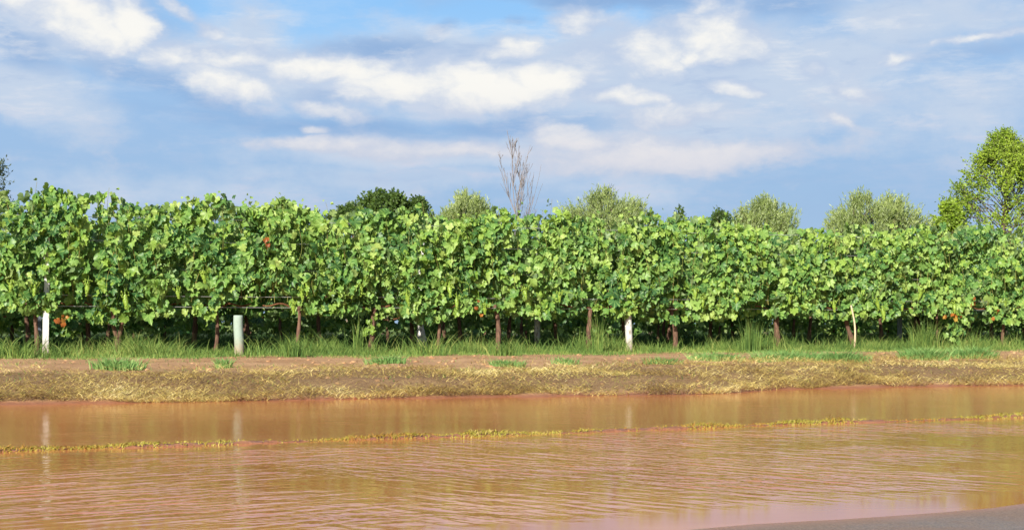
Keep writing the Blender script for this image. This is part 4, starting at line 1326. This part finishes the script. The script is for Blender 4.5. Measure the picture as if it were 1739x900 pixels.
def tree(name, px, dist, py_top, wpx, lab, leafmat, seed, style, z0=.23, group=None, nleaf=14, ntw=900, L=(.08, .14), Wd=(.02, .03), cyl=1.0, shape='dome', low=0.25, stems=1):
    rng = np.random.default_rng(seed)
    xw = (px - CX) / F * dist
    H = CAMZ + (HY - py_top) / F * dist - z0
    Rr = wpx / 2 / F * dist
    root = empty(name, (xw, dist, z0))
    tag(root, lab, 'tree', group)
    zb = H * low

    def env(t):
        if shape == 'cone':
            return Rr * np.interp(t, [0, .15, .5, .73, .88, 1], [.95, 1.05, .95, .64, .30, .03])
        if shape == 'fan':
            return Rr * np.interp(t, [0, .3, .6, .8, .93, 1], [.45, .85, 1.0, .88, .55, .18])
        return Rr * np.interp(t, [0, .2, .5, .75, .92, 1], [.7, .95, 1.0, .8, .5, .15])
    # limbs
    T = Geo(); B = Geo()
    limbs = []
    if stems == 1:
        tt = np.linspace(0, 1, 12)
        trunk = np.stack([.03 * H * np.sin(tt * 4 + rng.uniform(0, 6)) * tt, .03 * H * np.sin(tt * 3) * tt, H * (.95 if shape == 'cone' else .72) * tt - .1 * (1 - tt)], 1)
        T.tube(trunk, np.linspace(.020 * H + .02, .004 * H, 12), 8)
    else:
        trunk = None
        for s in range(stems):
            a = rng.uniform(0, 6.28)
            tt = np.linspace(0, 1, 10)
            e = rng.uniform(.25, .75) * Rr
            pts = np.stack([e * math.cos(a) * tt ** 1.3, e * math.sin(a) * tt ** 1.3, H * rng.uniform(.7, .9) * tt - .1 * (1 - tt)], 1)
            T.tube(pts, np.linspace(.012 * H + .01, .004 * H, 10), 7)
            limbs.append(pts)
    ends = []
    nl = 46 if shape != 'cone' else 230
    for l in range(nl):
        t = rng.uniform(0.02, .96)
        zt = zb + (H - zb) * t
        a = rng.uniform(0, 6.28)
        r_ = env(t) * rng.uniform(.45, .88)
        end = np.array([r_ * math.cos(a), r_ * math.sin(a), zt])
        if trunk is not None:
            zs = max(zb * .7, zt - r_ * (.75 if shape != 'cone' else .45) - .3)
            st = np.array([np.interp(zs, trunk[:, 2], trunk[:, i1]) for i1 in range(3)])
        else:
            lm = limbs[int(rng.integers(len(limbs)))]
            zs = max(.2, zt - rng.uniform(.5, 1.5))
            st = np.array([np.interp(zs, lm[:, 2], lm[:, i1]) for i1 in range(3)])
        q_ = np.linspace(0, 1, 7)[:, None]
        mid = st * (1 - q_) + end * q_
        mid[:, 2] += .12 * r_ * np.sin(q_[:, 0] * np.pi)
        mid += rng.normal(0, .02 * Rr, mid.shape) * np.sin(q_ * np.pi)
        B.tube(mid, np.linspace(.006 * H, .0018 * H, 7) * (.5 if shape == 'cone' else 1), 5, cap=False)
        ends.append((mid, end))
    E = np.array([e for _, e in ends])
    # twigs with leaves
    LP, LA = [], []
    cnt = 0
    while cnt < ntw:
        t = rng.random() ** (1.35 if shape == 'cone' else .8)
        zt = zb * .8 + (H - zb * .8) * t
        a = rng.uniform(0, 6.28)
        bump = 1 + .16 * math.sin(a * 3 + seed) + .14 * math.sin(a * 7 + t * 9 + seed)
        rr = env(t) * bump * math.sqrt(rng.uniform(.18, 1.0))
        if style == 'feather':
            zt *= 1 - .07 * (1 + math.sin(a * 2 + rr * 3 + seed)) * t
        c_ = np.array([rr * math.cos(a), rr * math.sin(a), zt])
        # clumping: keep points near limb ends
        dE = np.linalg.norm((E - c_) * [1, 1, 1.1], axis=1)
        dm = dE.min()
        cl = .30 * Rr if shape != 'cone' else .15 * Rr
        if dm > cl * rng.uniform(.4, 1.25):
            continue
        cnt += 1
        e = E[int(dE.argmin())]
        out = norm(c_ - np.array([0, 0, zt * .8])) * np.array([1, 1, .7])
        if style == 'feather':
            d = norm(out * .6 + np.array([0, 0, 1.2]) + rng.normal(0, .22, 3)); tl = rng.uniform(.25, .75) * (H / 6)
        else:
            d = norm(out + np.array([0, 0, .25]) + rng.normal(0, .35, 3)); tl = rng.uniform(.25, .6) * (H / 7)
        nlf = nleaf
        q_ = (np.arange(nlf) + rng.uniform(0, 1)) / nlf
        curve = c_[None] + d[None] * (q_ * tl)[:, None]
        if style == 'feather':
            curve[:, 2] -= .10 * tl * q_ ** 2
        la = d[None] * (1.0 if style == 'feather' else .5) + rng.normal(0, .45, (nlf, 3)) if style == 'feather' else d[None] * .4 + rng.normal(0, .7, (nlf, 3))
        LP.append(curve); LA.append(la)
        if cnt % 3 == 0:
            B.tube(np.vstack([e[None] * .35 + c_[None] * .65 - d * tl * .2, c_[None], curve[-1:]]), [.0012 * H, .001 * H, .0005 * H], 3, cap=False)
    LP = np.vstack(LP); LA = np.vstack(LA); n = len(LP)
    nn = norm(rng.normal(0, 1, (n, 3)) + np.array([0, -.7, .9]))
    V, Fa = diamonds(LP + rng.normal(0, .02, (n, 3)), LA, nn, rng.uniform(*L, n), rng.uniform(*Wd, n))
    T.build('trunk', M['bark'], root)
    B.build('branches', M['bark'], root)
    link('crown', mesh_np('crown', V, Fa, leafmat, True), root)
    return root


WL = 'feathery willows behind the vineyard'
tree('willow_tree', 795, 52, 340, 128, 'feathery pale green willow just left of the bare tree', M['willow'], 301, 'feather', group=WL, ntw=2300, L=(.10, .17), Wd=(.022, .034), shape='fan', stems=6, low=.35)
tree('willow_tree', 1032, 52, 334, 165, 'feathery pale green willow just right of the bare tree', M['willow'], 302, 'feather', group=WL, ntw=2700, L=(.10, .17), Wd=(.022, .034), shape='fan', stems=6, low=.35)
tree('willow_tree', 1300, 54, 350, 135, 'feathery pale green willow left of the widest willow on the right', M['willow'], 303, 'feather', group=WL, ntw=2300, L=(.10, .17), Wd=(.022, .034), shape='fan', stems=6, low=.35)
tree('willow_tree', 1480, 50, 340, 172, 'widest feathery willow, standing left of the tall bright green tree', M['willow'], 304, 'feather', group=WL, ntw=3200, L=(.10, .17), Wd=(.022, .034), shape='fan', stems=7, low=.3)
tree('broadleaf_tree', 1704, 52, 238, 250, 'tall cone-shaped bright green tree with open branches at the right edge', M['ash'], 305, 'broad', nleaf=12, ntw=3000, L=(.07, .12), Wd=(.04, .07), shape='cone', low=.16)
tree('broadleaf_tree', 652, 60, 338, 155, 'dark green round-topped tree left of the willows', M['oak'], 306, 'broad', nleaf=16, ntw=1500, L=(.10, .16), Wd=(.07, .11), shape='fan', low=.3)
tree('broadleaf_tree', 592, 62, 356, 120, 'low dark green tree on the left flank of the round-topped tree', M['oak'], 307, 'broad', nleaf=14, ntw=700, L=(.10, .16), Wd=(.07, .11), low=.3)
tree('broadleaf_tree', 712, 60, 348, 70, 'narrow dark green tree between the round-topped tree and the first willow', M['oak'], 308, 'broad', nleaf=14, ntw=500, L=(.10, .16), Wd=(.07, .11), low=.3)
tree('broadleaf_tree', -52, 46, 256, 150, 'grey-green tree reaching in at the left edge above the vines', M['olive'], 309, 'broad', nleaf=12, ntw=1500, L=(.09, .14), Wd=(.03, .05), shape='dome', low=.2)
tree('shrub', 1225, 50, 366, 70, 'thin dark green shrub just left of the third willow', M['oak'], 310, 'broad', nleaf=10, ntw=320, L=(.09, .14), Wd=(.05, .07), low=.3)
tree('shrub', 1160, 50, 360, 46, 'thin dark twiggy shrub top between the second and third willow', M['oak'], 311, 'broad', nleaf=7, ntw=110, L=(.09, .14), Wd=(.05, .07), low=.3)
tree('shrub', 1105, 50, 366, 40, 'thin dark twiggy shrub at the right flank of the second willow', M['oak'], 312, 'broad', nleaf=7, ntw=110, L=(.09, .14), Wd=(.05, .07), low=.3)
tree('broadleaf_tree', 1612, 51, 352, 66, 'low bright green tree at the left foot of the tall cone-shaped tree', M['ash'], 313, 'broad', nleaf=14, ntw=600, L=(.09, .15), Wd=(.06, .10), low=.2)

# bare tree
root = empty('bare_tree', ((878 - CX) / F * 46, 46, .23))
tag(root, 'leafless thin-branched tree standing behind the middle of the row', 'tree')
rng = np.random.default_rng(88)
T = Geo(); B = Geo()
Hb = CAMZ + (HY - 246) / F * 46 - .23


def grow(p, d, L, r, depth):
    n = 9
    t = np.linspace(0, 1, n)[:, None]
    bend = rng.normal(0, .07, 3)
    pts = p + d * L * t + bend * L * t ** 2 + np.array([0, 0, .16]) * L * t ** 2
    pts += rng.normal(0, .008 * L, pts.shape) * t
    (T if depth == 0 else B).tube(pts, np.linspace(r, max(r * .3, .004), n), 6 if depth < 2 else 4, cap=False)
    if depth >= 3:
        return
    for b_ in range([12, 5, 2][depth]):
        tb_ = rng.uniform(.38 if depth == 0 else .2, .95)
        i1 = min(n - 2, int(tb_ * (n - 1)))
        a = rng.uniform(0, 6.28)
        spread = rng.uniform(.22, .42)
        dd = norm(norm(pts[i1 + 1] - pts[i1]) + spread * np.array([math.cos(a), math.sin(a), 0]))
        grow(pts[i1], dd, L * (1.08 - tb_) * rng.uniform(.55, .85), max(.005, r * .4), depth + 1)


grow(np.array([0, 0, -.1]), norm(np.array([.01, 0, 1.0])), Hb * 1.0, .026, 0)
grow(np.array([-.1, 0, -.1]), norm(np.array([-.05, .02, 1.0])), Hb * .84, .018, 0)
T.build('trunk', M['darkbark'], root)
B.build('branches', M['darkbark'], root)

# ------------------------------------------------------------------ render settings
SC.render.engine = 'CYCLES'
SC.cycles.max_bounces = 6
SC.cycles.diffuse_bounces = 3
SC.cycles.glossy_bounces = 3
SC.cycles.transmission_bounces = 3
SC.cycles.transparent_max_bounces = 4
